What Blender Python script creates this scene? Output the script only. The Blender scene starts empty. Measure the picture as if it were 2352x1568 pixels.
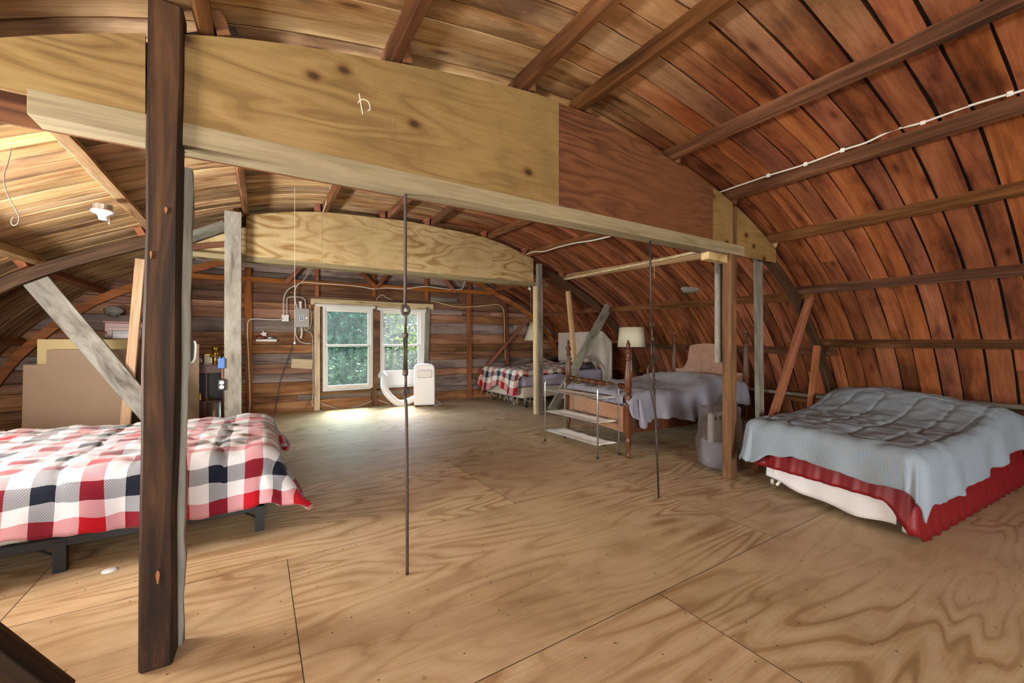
import bpy, bmesh, math, random
from mathutils import Vector, Matrix, noise
random.seed(7)
sc = bpy.context.scene
col = sc.collection
PI = math.pi

# ------------------------------------------------------------------ camera
FPX, YAW, CAMH, CX, HY = 945.0, math.radians(31.8), 1.14, 1176.0, 785.0
cd = bpy.data.cameras.new('camera'); cam = bpy.data.objects.new('camera', cd); col.objects.link(cam)
cam.location = (0, 0, CAMH); cam.rotation_euler = (PI/2, 0, -YAW)
cd.sensor_width = 36; cd.lens = FPX/2352*36; cd.clip_start = .05; cd.shift_y = (HY-784)/2352
sc.camera = cam

# ------------------------------------------------------------------ light and exposure
w = bpy.data.worlds.new('world'); sc.world = w; w.use_nodes = True
wn = w.node_tree.nodes; wl = w.node_tree.links
bg = wn['Background']; bg.inputs[1].default_value = 1.0
sky = wn.new('ShaderNodeTexSky'); sky.sky_type = 'NISHITA'; sky.sun_disc = False
sky.sun_elevation = math.radians(55); sky.sun_rotation = math.radians(10); sky.air_density = 1.0; sky.dust_density = 2.5
wl.new(sky.outputs[0], bg.inputs[0]); bg.inputs[1].default_value = 3.0
sd = bpy.data.lights.new('sun', 'SUN'); sd.energy = 11; sd.angle = math.radians(.6); sd.color = (1, .95, .87)
so = bpy.data.objects.new('sun', sd); col.objects.link(so)
so.rotation_euler = Vector((-.22, -1, -1.95)).to_track_quat('-Z', 'Y').to_euler()
def window_daylight(x0, x1, z0, z1, y, energy, color, facing=1):
    d = bpy.data.lights.new('window_daylight', 'AREA'); d.shape = 'RECTANGLE'; d.size = x1-x0; d.size_y = z1-z0
    d.energy = energy; d.color = color
    o = bpy.data.objects.new('window_daylight', d); col.objects.link(o)
    o.location = ((x0+x1)/2, y, (z0+z1)/2); o.rotation_euler = (PI/2*facing, 0, 0) if facing > 0 else (-PI/2, 0, 0)
    return o
# the window of the gable behind the camera lets daylight into the room
YN = -5.0
REAR = [(-.9, .9, .7, 2.1)]
for (x0, x1, z0, z1), e in zip(REAR, (370,)):
    o = window_daylight(x0, x1, z0, z1, YN-.12, e, (1, .94, .85)); o.rotation_euler = (PI/2, 0, 0)
# two fill lights added low on the left slope, unseen, to brighten the ceiling
FILL_SPOTS = [(-1.95, .6, 1.15), (-2.18, 2.75, 1.05)]
for (x, y, z), e in zip(FILL_SPOTS, (125, 350)):
    d = bpy.data.lights.new('slope_fill_light', 'AREA'); d.shape = 'RECTANGLE'; d.size = .9; d.size_y = .6; d.energy = e; d.color = (1, .95, .88)
    o = bpy.data.objects.new('slope_fill_light', d); col.objects.link(o); o.location = (x, y, z)
    o.rotation_euler = Vector((.62, .12, .72) if y < 2 else (.68, .24, .62)).to_track_quat('-Z', 'Y').to_euler()
# sky portal of the window in the far gable
pd = bpy.data.lights.new('window_portal', 'AREA'); pd.shape = 'RECTANGLE'; pd.size = 1.9; pd.size_y = 1.5
po = bpy.data.objects.new('window_portal', pd); col.objects.link(po); po.location = (1.8, 7.78, 1.05)
po.rotation_euler = (-PI/2, 0, 0); pd.cycles.is_portal = True
sc.view_settings.view_transform = 'Standard'; sc.view_settings.look = 'None'
sc.view_settings.gamma = 1; sc.view_settings.use_curve_mapping = False
sc.view_settings.exposure = .25
try:
    sc.cycles.max_bounces = 8; sc.cycles.diffuse_bounces = 5; sc.cycles.glossy_bounces = 3
    sc.cycles.transparent_max_bounces = 16; sc.cycles.sample_clamp_indirect = 6
except Exception: pass

# ------------------------------------------------------------------ measuring helpers
CT, ST = math.cos(YAW), math.sin(YAW)
def ray(px, py):
    x = (px-CX)/FPX; z = (HY-py)/FPX
    return Vector((x*CT+ST, -x*ST+CT, z))
def onY(px, py, Y): d = ray(px, py); t = Y/d.y; return Vector((d.x*t, Y, CAMH+d.z*t))
def onX(px, py, X): d = ray(px, py); t = X/d.x; return Vector((X, d.y*t, CAMH+d.z*t))
def onZ(px, py, Z): d = ray(px, py); t = (Z-CAMH)/d.z; return Vector((d.x*t, d.y*t, Z))

# ------------------------------------------------------------------ object helpers
def tag(o, label=None, cat=None, group=None, kind=None):
    if label: o['label'] = label
    if cat: o['category'] = cat
    if group: o['group'] = group
    if kind: o['kind'] = kind
    return o
def thing(name, label, cat, loc=(0, 0, 0), rz=0, group=None):
    o = bpy.data.objects.new(name, None); col.objects.link(o); o.empty_display_size = .1
    o.location = loc; o.rotation_euler = (0, 0, rz)
    return tag(o, label, cat, group)
def mesh_obj(name, verts, faces, mat, parent=None, smooth=False, loc=None, mats=None, fm=None):
    me = bpy.data.meshes.new(name); me.from_pydata([tuple(v) for v in verts], [], faces)
    me.validate(); me.update()
    o = bpy.data.objects.new(name, me); col.objects.link(o)
    for m in (mats or [mat]): me.materials.append(m)
    if fm:
        for p, k in zip(me.polygons, fm): p.material_index = k
    if smooth:
        for p in me.polygons: p.use_smooth = True
    if parent: o.parent = parent
    if loc is not None: o.location = loc
    return o
class MB:
    def __init__(s): s.v = []; s.f = []; s.m = []; s.k = 0
    def add(s, vs, fs):
        b = len(s.v); s.v += [Vector(v) for v in vs]; s.f += [tuple(i+b for i in f) for f in fs]; s.m += [s.k]*len(fs); return s
    def box(s, x0, x1, y0, y1, z0, z1, M=None):
        vs = [Vector((x, y, z)) for z in (z0, z1) for y in (y0, y1) for x in (x0, x1)]
        if M: vs = [M @ v for v in vs]
        return s.add(vs, [(0, 2, 3, 1), (4, 5, 7, 6), (0, 1, 5, 4), (2, 6, 7, 3), (0, 4, 6, 2), (1, 3, 7, 5)])
    def tube(s, pts, r, n=8, caps=True, taper=None):
        pts = [Vector(p) for p in pts]; N = len(pts); rings = []; up = None
        for i, p in enumerate(pts):
            d = (pts[min(i+1, N-1)]-pts[max(i-1, 0)])
            if d.length < 1e-9: d = Vector((0, 0, 1))
            d.normalize()
            if up is None: up = d.orthogonal().normalized()
            up = (up-d*up.dot(d))
            if up.length < 1e-6: up = d.orthogonal()
            up.normalize(); sd = d.cross(up)
            rr = r if taper is None else r*taper(i/(N-1))
            rings.append([p+(up*math.cos(a)+sd*math.sin(a))*rr for a in [2*PI*k/n for k in range(n)]])
        vs = [v for R in rings for v in R]; fs = []
        for i in range(N-1):
            for k in range(n):
                a = i*n+k; b = i*n+(k+1) % n; fs.append((a, b, b+n, a+n))
        if caps: fs += [tuple(range(n-1, -1, -1)), tuple(range((N-1)*n, N*n))]
        return s.add(vs, fs)
    def lathe(s, prof, n=20, M=None, flute=0, caps=True):
        vs = []; fs = []
        for r, z in prof:
            for k in range(n):
                a = 2*PI*k/n; rr = r*(1-flute*(k % 2)); v = Vector((rr*math.cos(a), rr*math.sin(a), z)); vs.append(M @ v if M else v)
        for i in range(len(prof)-1):
            for k in range(n):
                a = i*n+k; b = i*n+(k+1) % n; fs.append((a, b, b+n, a+n))
        if caps: fs += [tuple(range(n-1, -1, -1)), tuple(range((len(prof)-1)*n, len(prof)*n))]
        return s.add(vs, fs)
    def prism(s, poly, y0, y1, axis='Y'):
        n = len(poly)
        f = (lambda a, b, t: (a, t, b)) if axis == 'Y' else ((lambda a, b, t: (t, a, b)) if axis == 'X' else (lambda a, b, t: (a, b, t)))
        vs = [f(a, b, y0) for a, b in poly]+[f(a, b, y1) for a, b in poly]
        fs = [tuple(range(n)), tuple(range(2*n-1, n-1, -1))]+[(i, n+i, n+(i+1) % n, (i+1) % n) for i in range(n)]
        return s.add(vs, fs)
    def build(s, name, mat, parent=None, smooth=False, loc=None, mats=None, bev=0):
        o = mesh_obj(name, s.v, s.f, mat, parent, smooth, loc, mats, s.m if mats else None)
        bm = bmesh.new(); bm.from_mesh(o.data); bmesh.ops.recalc_face_normals(bm, faces=bm.faces); bm.to_mesh(o.data); bm.free()
        if bev:
            b = o.modifiers.new('b', 'BEVEL'); b.width = bev; b.segments = 2; b.limit_method = 'ANGLE'
        return o
def autosmooth(o, ang=40):
    for p in o.data.polygons: p.use_smooth = True
    try:
        with bpy.context.temp_override(object=o): pass
        o.data.set_sharp_from_angle(angle=math.radians(ang))
    except Exception: pass
    return o
def smooth_path(pts, n=6):
    pts = [Vector(p) for p in pts]; out = []
    for i in range(len(pts)-1):
        p0 = pts[max(i-1, 0)]; p1 = pts[i]; p2 = pts[i+1]; p3 = pts[min(i+2, len(pts)-1)]
        for k in range(n):
            t = k/n
            out.append(.5*((2*p1)+(p2-p0)*t+(2*p0-5*p1+4*p2-p3)*t*t+(3*p1-p0-3*p2+p3)*t**3))
    out.append(pts[-1]); return out

# ------------------------------------------------------------------ materials
def newmat(name):
    m = bpy.data.materials.new(name); m.use_nodes = True
    return m, m.node_tree.nodes, m.node_tree.links, m.node_tree.nodes['Principled BSDF']
def plain(name, c, rough=.6, metal=0, bump=0, bscale=60, var=0, **kw):
    m, n, l, b = newmat(name)
    b.inputs['Base Color'].default_value = (*c, 1); b.inputs['Roughness'].default_value = rough; b.inputs['Metallic'].default_value = metal
    for k, v in kw.items(): b.inputs[k].default_value = v
    tc = n.new('ShaderNodeTexCoord'); nz = n.new('ShaderNodeTexNoise'); nz.inputs['Scale'].default_value = bscale; nz.inputs['Detail'].default_value = 4
    l.new(tc.outputs['Object'], nz.inputs['Vector'])
    if var:
        mx = n.new('ShaderNodeMixRGB'); mx.inputs[1].default_value = (*[x*(1-var) for x in c], 1); mx.inputs[2].default_value = (*[min(1, x*(1+var)) for x in c], 1)
        l.new(nz.outputs[0], mx.inputs[0]); l.new(mx.outputs[0], b.inputs['Base Color'])
    if bump:
        bp = n.new('ShaderNodeBump'); bp.inputs['Strength'].default_value = bump; bp.inputs['Distance'].default_value = .01
        l.new(nz.outputs[0], bp.inputs['Height']); l.new(bp.outputs[0], b.inputs['Normal'])
    return m
def ramp(n, l, src, stops):
    r = n.new('ShaderNodeValToRGB'); e = r.color_ramp.elements
    while len(e) < len(stops): e.new(.5)
    for q, (p, c) in zip(e, stops): q.position = p; q.color = (*c, 1) if len(c) == 3 else c
    l.new(src, r.inputs[0]); return r
def mathn(n, l, op, a, b=None):
    m = n.new('ShaderNodeMath'); m.operation = op
    for i, v in enumerate((a, b)):
        if v is None: continue
        if isinstance(v, (int, float)): m.inputs[i].default_value = v
        else: l.new(v, m.inputs[i])
    return m.outputs[0]
def flat(n, l, v, axis):
    s = n.new('ShaderNodeSeparateXYZ'); l.new(v, s.inputs[0]); c = n.new('ShaderNodeCombineXYZ'); o = [i for i in range(3) if i != axis]
    l.new(s.outputs[axis], c.inputs[0]); l.new(mathn(n, l, 'ADD', s.outputs[o[0]], s.outputs[o[1]]), c.inputs[1]); return c.outputs[0]
def wood(name, dark, mid, light, coord='Object', along=1.2, across=14, rough=.72, knots=.8, blotch=.5, bump=.35, rnd=None, rvar=.35, axis=0, tint=None, stain=(.5, .62), zone=None, grey=0, hv=1.0):
    """sawn timber: grain runs along local X (axis 0) or the first UV axis"""
    m, n, l, b = newmat(name)
    tc = n.new('ShaderNodeTexCoord'); src = tc.outputs[coord]
    if rnd: at = n.new('ShaderNodeAttribute'); at.attribute_name = rnd; rv = at.outputs['Fac']
    else: oi = n.new('ShaderNodeObjectInfo'); rv = oi.outputs['Random']
    off = mathn(n, l, 'MULTIPLY', rv, 37.0)
    cb = n.new('ShaderNodeCombineXYZ'); l.new(off, cb.inputs[0]); l.new(off, cb.inputs[1]); l.new(off, cb.inputs[2])
    va = n.new('ShaderNodeVectorMath'); va.operation = 'ADD'; l.new(src, va.inputs[0]); l.new(cb.outputs[0], va.inputs[1])
    def mapped(a, c):
        mp = n.new('ShaderNodeMapping'); s = [c, c, c]; s[axis] = a; mp.inputs['Scale'].default_value = s
        l.new(va.outputs[0], mp.inputs[0]); return mp.outputs[0]
    g = n.new('ShaderNodeTexNoise'); g.inputs['Scale'].default_value = 1; g.inputs['Detail'].default_value = 7; g.inputs['Roughness'].default_value = .62; g.inputs['Distortion'].default_value = .6
    l.new(mapped(along, across), g.inputs['Vector'])
    f = n.new('ShaderNodeTexNoise'); f.inputs['Scale'].default_value = 1; f.inputs['Detail'].default_value = 3
    l.new(mapped(along*4, across*9), f.inputs['Vector'])
    bl = n.new('ShaderNodeTexNoise'); bl.inputs['Scale'].default_value = 1; bl.inputs['Detail'].default_value = 5; bl.inputs['Roughness'].default_value = .6
    l.new(mapped(1.1, 3.0), bl.inputs['Vector'])
    r = ramp(n, l, g.outputs[0], [(.30, dark), (.47, mid), (.70, light)])
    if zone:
        # paler over ridge and left shoulder: brighter light there painted into the board colour
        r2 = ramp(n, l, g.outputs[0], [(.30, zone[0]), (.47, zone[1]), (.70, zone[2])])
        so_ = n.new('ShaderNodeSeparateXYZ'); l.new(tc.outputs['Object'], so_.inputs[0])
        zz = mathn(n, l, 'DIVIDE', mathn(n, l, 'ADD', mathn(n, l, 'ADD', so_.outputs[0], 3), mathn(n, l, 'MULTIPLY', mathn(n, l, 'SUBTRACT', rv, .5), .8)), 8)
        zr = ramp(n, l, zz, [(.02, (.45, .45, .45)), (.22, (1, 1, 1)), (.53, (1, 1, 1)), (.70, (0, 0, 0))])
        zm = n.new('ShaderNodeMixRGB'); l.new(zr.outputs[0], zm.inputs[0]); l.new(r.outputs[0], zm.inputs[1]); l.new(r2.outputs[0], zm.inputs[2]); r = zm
    # fine grain
    fr = ramp(n, l, f.outputs[0], [(.35, (.78, .76, .74)), (.6, (1, 1, 1))])
    m1 = n.new('ShaderNodeMixRGB'); m1.blend_type = 'MULTIPLY'; m1.inputs[0].default_value = .7; l.new(r.outputs[0], m1.inputs[1]); l.new(fr.outputs[0], m1.inputs[2])
    # stains
    sr = ramp(n, l, bl.outputs[0], [(stain[0]-.14, (1, 1, 1)), (stain[0]+.06, (.72, .66, .62)), (stain[1]+.06, (.32, .27, .25))])
    m2 = n.new('ShaderNodeMixRGB'); m2.blend_type = 'MULTIPLY'; m2.inputs[0].default_value = blotch; l.new(m1.outputs[0], m2.inputs[1]); l.new(sr.outputs[0], m2.inputs[2])
    out = m2.outputs[0]
    if knots:
        v = n.new('ShaderNodeTexVoronoi'); v.voronoi_dimensions = '2D'; v.inputs['Scale'].default_value = 1; l.new(flat(n, l, mapped(1.0, 3.4), axis), v.inputs['Vector'])
        kr = ramp(n, l, v.outputs['Distance'], [(.022, (.16, .09, .06)), (.045, (.55, .42, .36)), (.07, (.8, .68, .6)), (.11, (1, 1, 1))])
        m3 = n.new('ShaderNodeMixRGB'); m3.blend_type = 'MULTIPLY'; m3.inputs[0].default_value = knots; l.new(out, m3.inputs[1]); l.new(kr.outputs[0], m3.inputs[2]); out = m3.outputs[0]
    # board to board variation
    if grey:
        # some boards have weathered to grey
        gm = n.new('ShaderNodeMixRGB'); l.new(out, gm.inputs[1]); hh = n.new('ShaderNodeHueSaturation'); hh.inputs['Saturation'].default_value = .28; hh.inputs['Value'].default_value = 1.05; l.new(out, hh.inputs['Color']); l.new(hh.outputs[0], gm.inputs[2])
        l.new(mathn(n, l, 'MULTIPLY', mathn(n, l, 'GREATER_THAN', mathn(n, l, 'FRACT', mathn(n, l, 'MULTIPLY', rv, 7.7)), 1-grey), .75), gm.inputs[0]); out = gm.outputs[0]
    h = n.new('ShaderNodeHueSaturation'); l.new(out, h.inputs['Color'])
    val = mathn(n, l, 'ADD', mathn(n, l, 'MULTIPLY', rv, rvar*2), 1-rvar); l.new(val, h.inputs['Value'])
    rs = mathn(n, l, 'FRACT', mathn(n, l, 'MULTIPLY', rv, 17.3))
    l.new(mathn(n, l, 'ADD', mathn(n, l, 'MULTIPLY', rs, .25*hv), 1-.12*hv), h.inputs['Saturation'])
    l.new(mathn(n, l, 'ADD', mathn(n, l, 'MULTIPLY', rs, .018*hv), .5-.009*hv), h.inputs['Hue'])
    l.new(h.outputs[0], b.inputs['Base Color'])
    b.inputs['Roughness'].default_value = rough; b.inputs['Specular IOR Level'].default_value = .25
    bp = n.new('ShaderNodeBump'); bp.inputs['Strength'].default_value = bump; bp.inputs['Distance'].default_value = .006
    l.new(g.outputs[0], bp.inputs['Height']); l.new(bp.outputs[0], b.inputs['Normal'])
    return m
def plywood(name, c0, c1, c2, along=.55, across=2.4, rings=13, rough=.5, seams=False, axis=0, strength=1.0, knots=False, nails=False):
    m, n, l, b = newmat(name)
    tc = n.new('ShaderNodeTexCoord'); src = tc.outputs['Object']
    if seams:
        # sheets 2.44 long by 1.22 wide, laid staggered; the white of the brick texture's colours picks a sheet
        mp = n.new('ShaderNodeMapping'); mp.inputs['Location'].default_value = (-1.55+2.44*2, -1.235+2.44*3, 0); l.new(src, mp.inputs[0])
        br = n.new('ShaderNodeTexBrick'); br.offset = .58; br.inputs['Scale'].default_value = 1; br.inputs['Mortar Size'].default_value = .0022; br.inputs['Mortar Smooth'].default_value = .1
        br.inputs['Brick Width'].default_value = 2.44; br.inputs['Row Height'].default_value = 1.22; br.inputs['Bias'].default_value = 0
        br.inputs['Color1'].default_value = (0, 0, 0, 1); br.inputs['Color2'].default_value = (1, 1, 1, 1); br.inputs['Mortar'].default_value = (.5, .5, .5, 1)
        l.new(mp.outputs[0], br.inputs['Vector'])
        rv = mathn(n, l, 'ADD', br.outputs['Color'], 0)
    else:
        oi = n.new('ShaderNodeObjectInfo'); rv = oi.outputs['Random']
    off = mathn(n, l, 'MULTIPLY', rv, 23.0); cb = n.new('ShaderNodeCombineXYZ')
    for i in range(3): l.new(off, cb.inputs[i])
    va = n.new('ShaderNodeVectorMath'); va.operation = 'ADD'; l.new(src, va.inputs[0]); l.new(cb.outputs[0], va.inputs[1])
    def mapped(a, c):
        mp = n.new('ShaderNodeMapping'); s = [c, c, c]; s[axis] = a; mp.inputs['Scale'].default_value = s
        l.new(va.outputs[0], mp.inputs[0]); return mp.outputs[0]
    g = n.new('ShaderNodeTexNoise'); g.inputs['Scale'].default_value = 1; g.inputs['Detail'].default_value = 2.2; g.inputs['Roughness'].default_value = .45; g.inputs['Distortion'].default_value = .35
    l.new(mapped(along, across), g.inputs['Vector'])
    sn = mathn(n, l, 'SINE', mathn(n, l, 'MULTIPLY', g.outputs[0], rings*6.283))
    sn = mathn(n, l, 'MULTIPLY', mathn(n, l, 'ADD', sn, 1), .5)
    r = ramp(n, l, sn, [(.05, c2), (.5, c1), (.78, c1), (.98, c0)])
    # patches where the figure fades
    pn = n.new('ShaderNodeTexNoise'); pn.inputs['Scale'].default_value = 1.1; pn.inputs['Detail'].default_value = 2; l.new(va.outputs[0], pn.inputs['Vector'])
    pr = ramp(n, l, pn.outputs[0], [(.38, (.25*strength,)*3), (.62, (strength,)*3)])
    mx = n.new('ShaderNodeMixRGB'); mx.inputs[1].default_value = (*[(a*.4+c*.6) for a, c in zip(c1, c2)], 1); l.new(r.outputs[0], mx.inputs[2]); l.new(pr.outputs[0], mx.inputs[0])
    f = n.new('ShaderNodeTexNoise'); f.inputs['Scale'].default_value = 1; f.inputs['Detail'].default_value = 4; l.new(mapped(5, 110), f.inputs['Vector'])
    fr = ramp(n, l, f.outputs[0], [(.3, (.80, .78, .75)), (.6, (1, 1, 1))])
    m1 = n.new('ShaderNodeMixRGB'); m1.blend_type = 'MULTIPLY'; m1.inputs[0].default_value = .6; l.new(mx.outputs[0], m1.inputs[1]); l.new(fr.outputs[0], m1.inputs[2])
    out = m1.outputs[0]
    d = n.new('ShaderNodeTexNoise'); d.inputs['Scale'].default_value = 2.3; d.inputs['Detail'].default_value = 6; d.inputs['Roughness'].default_value = .65; l.new(src, d.inputs['Vector'])
    dr = ramp(n, l, d.outputs[0], [(.34, (.74, .70, .66)), (.56, (1, 1, 1))])
    m4 = n.new('ShaderNodeMixRGB'); m4.blend_type = 'MULTIPLY'; m4.inputs[0].default_value = .75; l.new(out, m4.inputs[1]); l.new(dr.outputs[0], m4.inputs[2]); out = m4.outputs[0]
    if knots:
        v = n.new('ShaderNodeTexVoronoi'); v.voronoi_dimensions = '2D'; v.inputs['Scale'].default_value = 1; l.new(flat(n, l, mapped(2.2, 3.2), axis), v.inputs['Vector'])
        kr = ramp(n, l, v.outputs['Distance'], [(.03, (.12, .07, .04)), (.055, (.5, .38, .28)), (.08, (.82, .74, .66)), (.12, (1, 1, 1))])
        m3 = n.new('ShaderNodeMixRGB'); m3.blend_type = 'MULTIPLY'; m3.inputs[0].default_value = .9; l.new(out, m3.inputs[1]); l.new(kr.outputs[0], m3.inputs[2]); out = m3.outputs[0]
    if nails:
        v = n.new('ShaderNodeTexVoronoi'); v.voronoi_dimensions = '2D'; v.inputs['Scale'].default_value = 4.5; l.new(src, v.inputs['Vector'])
        kr = ramp(n, l, v.outputs['Distance'], [(.014, (.12, .09, .07)), (.022, (1, 1, 1))])
        m3 = n.new('ShaderNodeMixRGB'); m3.blend_type = 'MULTIPLY'; m3.inputs[0].default_value = .85; l.new(out, m3.inputs[1]); l.new(kr.outputs[0], m3.inputs[2]); out = m3.outputs[0]
    if seams:
        m3 = n.new('ShaderNodeMixRGB'); l.new(br.outputs['Fac'], m3.inputs[0]); l.new(out, m3.inputs[1]); m3.inputs[2].default_value = (.05, .03, .018, 1); out = m3.outputs[0]
        hs = n.new('ShaderNodeHueSaturation'); l.new(out, hs.inputs['Color']); l.new(mathn(n, l, 'ADD', mathn(n, l, 'MULTIPLY', rv, .22), .88), hs.inputs['Value']); out = hs.outputs[0]
    l.new(out, b.inputs['Base Color']); b.inputs['Roughness'].default_value = rough; b.inputs['Specular IOR Level'].default_value = .28
    bp = n.new('ShaderNodeBump'); bp.inputs['Strength'].default_value = .12; bp.inputs['Distance'].default_value = .004
    l.new(f.outputs[0], bp.inputs['Height']); l.new(bp.outputs[0], b.inputs['Normal'])
    return m
def plaid(name, cell=.112, warm=0):
    m, n, l, b = newmat(name)
    uv = n.new('ShaderNodeUVMap'); sp = n.new('ShaderNodeSeparateXYZ'); l.new(uv.outputs[0], sp.inputs[0])
    R, W, N = (.44, .012, .035), (.60, .60, .63), (.010, .018, .042)
    if warm: W = (.72, .67, .60); R = (.44, .02, .022)
    cs = []
    for i in (0, 1):
        t = mathn(n, l, 'FRACT', mathn(n, l, 'DIVIDE', mathn(n, l, 'ADD', sp.outputs[i], 40*cell), cell*4))
        r = ramp(n, l, t, [(0, R), (.25, W), (.5, N), (.75, W)]); r.color_ramp.interpolation = 'CONSTANT'; cs.append(r.outputs[0])
    mx = n.new('ShaderNodeMixRGB'); mx.inputs[0].default_value = .5; l.new(cs[0], mx.inputs[1]); l.new(cs[1], mx.inputs[2])
    wv = n.new('ShaderNodeTexWave'); wv.wave_type = 'BANDS'; wv.bands_direction = 'DIAGONAL'; wv.inputs['Scale'].default_value = 55; l.new(uv.outputs[0], wv.inputs[0])
    sc_ = mathn(n, l, 'ADD', mathn(n, l, 'MULTIPLY', wv.outputs['Fac'], .3), .35); l.new(sc_, mx.inputs[0])
    gm = n.new('ShaderNodeGamma'); gm.inputs[1].default_value = 1.35; l.new(mx.outputs[0], gm.inputs[0]); l.new(gm.outputs[0], b.inputs['Base Color'])
    b.inputs['Roughness'].default_value = .85; b.inputs['Specular IOR Level'].default_value = .15
    b.inputs['Sheen Weight'].default_value = .15
    return m
def stripes(name, c0, c1, width=.006, rough=.85):
    m, n, l, b = newmat(name)
    uv = n.new('ShaderNodeUVMap'); sp = n.new('ShaderNodeSeparateXYZ'); l.new(uv.outputs[0], sp.inputs[0])
    t = mathn(n, l, 'FRACT', mathn(n, l, 'DIVIDE', mathn(n, l, 'ADD', sp.outputs[1], 10), width*2))
    r = ramp(n, l, t, [(0, c0), (.5, c1)]); r.color_ramp.interpolation = 'CONSTANT'
    l.new(r.outputs[0], b.inputs['Base Color']); b.inputs['Roughness'].default_value = rough; b.inputs['Specular IOR Level'].default_value = .15
    return m
def glass(name, dusty=.05, tint=(.9, .95, .95)):
    m, n, l, b = newmat(name); n.remove(b); out = n['Material Output']
    tr = n.new('ShaderNodeBsdfTransparent'); tr.inputs[0].default_value = (*tint, 1)
    gl = n.new('ShaderNodeBsdfGlossy'); gl.inputs['Roughness'].default_value = .03
    df = n.new('ShaderNodeBsdfTranslucent'); df.inputs[0].default_value = (.75, .8, .8, 1)
    tc = n.new('ShaderNodeTexCoord'); mp = n.new('ShaderNodeMapping'); mp.inputs['Scale'].default_value = (9, 9, 2.2); l.new(tc.outputs['Object'], mp.inputs[0])
    nz = n.new('ShaderNodeTexNoise'); nz.inputs['Scale'].default_value = 1.2; nz.inputs['Detail'].default_value = 6; l.new(mp.outputs[0], nz.inputs[0])
    f = mathn(n, l, 'MULTIPLY', nz.outputs[0], dusty*2)
    m1 = n.new('ShaderNodeMixShader'); l.new(f, m1.inputs[0]); l.new(tr.outputs[0], m1.inputs[1]); l.new(df.outputs[0], m1.inputs[2])
    lw = n.new('ShaderNodeLayerWeight'); lw.inputs[0].default_value = .12
    m2 = n.new('ShaderNodeMixShader'); l.new(mathn(n, l, 'MULTIPLY', lw.outputs['Fresnel'], .6), m2.inputs[0]); l.new(m1.outputs[0], m2.inputs[1]); l.new(gl.outputs[0], m2.inputs[2])
    l.new(m2.outputs[0], out.inputs[0]); return m

M = {}
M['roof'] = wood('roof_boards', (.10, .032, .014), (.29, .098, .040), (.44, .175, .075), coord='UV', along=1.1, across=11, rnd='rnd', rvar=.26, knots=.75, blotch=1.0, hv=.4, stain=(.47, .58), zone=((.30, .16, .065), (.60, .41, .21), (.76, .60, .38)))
M['wallboard'] = wood('gable_planks', (.10, .05, .03), (.26, .13, .075), (.40, .22, .13), coord='UV', along=.9, across=12, rnd='rnd', rvar=.40, knots=.6, blotch=.8, grey=.35)
M['felt'] = plain('dark_felt', (.012, .010, .009), .95)
M['purlin'] = wood('purlin_timber', (.05, .022, .011), (.135, .058, .027), (.28, .135, .066), rvar=.25, knots=.5)
M['palepurlin'] = wood('pale_purlin_timber', (.30, .18, .09), (.50, .33, .18), (.66, .48, .30), rvar=.1, knots=.7)
M['rib'] = wood('rib_timber', (.025, .014, .009), (.06, .033, .019), (.12, .07, .04), coord='UV', knots=.2)
M['redwood'] = wood('red_framing', (.15, .052, .020), (.29, .105, .040), (.42, .17, .07), rvar=.15, knots=.4)
M['darkpost'] = wood('dark_post', (.010, .006, .003), (.030, .0145, .006), (.11, .050, .015), along=1.4, across=16, knots=.5, rvar=.1, blotch=.8, bump=.6)
M['midpost'] = wood('brown_post', (.07, .035, .018), (.16, .085, .042), (.28, .16, .08), rvar=.1, knots=.5)
M['grey'] = wood('weathered_grey', (.08, .08, .065), (.20, .195, .165), (.33, .32, .28), along=1.5, across=9, knots=.3, rvar=.08, blotch=.6)
M['greypaint'] = wood('flaking_grey_paint', (.11, .10, .08), (.29, .285, .245), (.40, .395, .35), along=3, across=9, knots=.5, rvar=.08, blotch=.55)
M['palewood'] = wood('pale_wood', (.42, .33, .19), (.60, .49, .31), (.74, .64, .44), knots=.5, rvar=.08, blotch=.25)
M['chord'] = wood('treated_lumber', (.17, .14, .07), (.26, .22, .115), (.34, .29, .16), knots=.15, rvar=.06, blotch=.15)
M['floor'] = plywood('plywood_floor', (.33, .205, .10), (.50, .36, .205), (.58, .45, .29), along=.55, across=2.6, rings=15, seams=True, rough=.55, nails=True, strength=.9)
M['ply'] = plywood('plywood_aged', (.14, .082, .024), (.21, .132, .044), (.26, .172, .066), along=1.1, across=6, rings=7, rough=.6, strength=.75, knots=True)
M['plydark'] = plywood('plywood_stained', (.065, .024, .010), (.12, .044, .018), (.17, .070, .028), along=1.2, across=6, rings=9, rough=.6, strength=.9)
M['plynew'] = plywood('plywood_figured', (.33, .20, .075), (.50, .37, .17), (.58, .46, .25), along=1.0, across=3.6, rings=10, rough=.55, strength=1.0)
M['white'] = plain('white_paint', (.75, .74, .71), .5, var=.05)
M['vinyl'] = plain('white_vinyl', (.72, .70, .68), .35)
M['plastic'] = plain('white_plastic', (.80, .80, .80), .35)
M['cable'] = plain('cable_white', (.62, .60, .55), .5)
M['yellow'] = plain('cable_yellow', (.62, .52, .22), .5)
M['blackcable'] = plain('cable_dark', (.03, .028, .025), .5)
M['steelgrey'] = plain('grey_metal_box', (.28, .27, .26), .45, .4)
M['iron'] = plain('rusty_iron', (.07, .055, .045), .5, .7, bump=.3, bscale=200, var=.4)
M['chrome'] = plain('galvanised', (.55, .56, .57), .3, .9)
M['blackmetal'] = plain('black_metal', (.010, .012, .015), .45, .2)
M['hardboard'] = plain('brown_hardboard', (.21, .13, .068), .6, var=.12, bscale=4)
M['yellowboard'] = plain('yellow_board', (.40, .30, .12), .6, var=.1, bscale=5)
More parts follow.
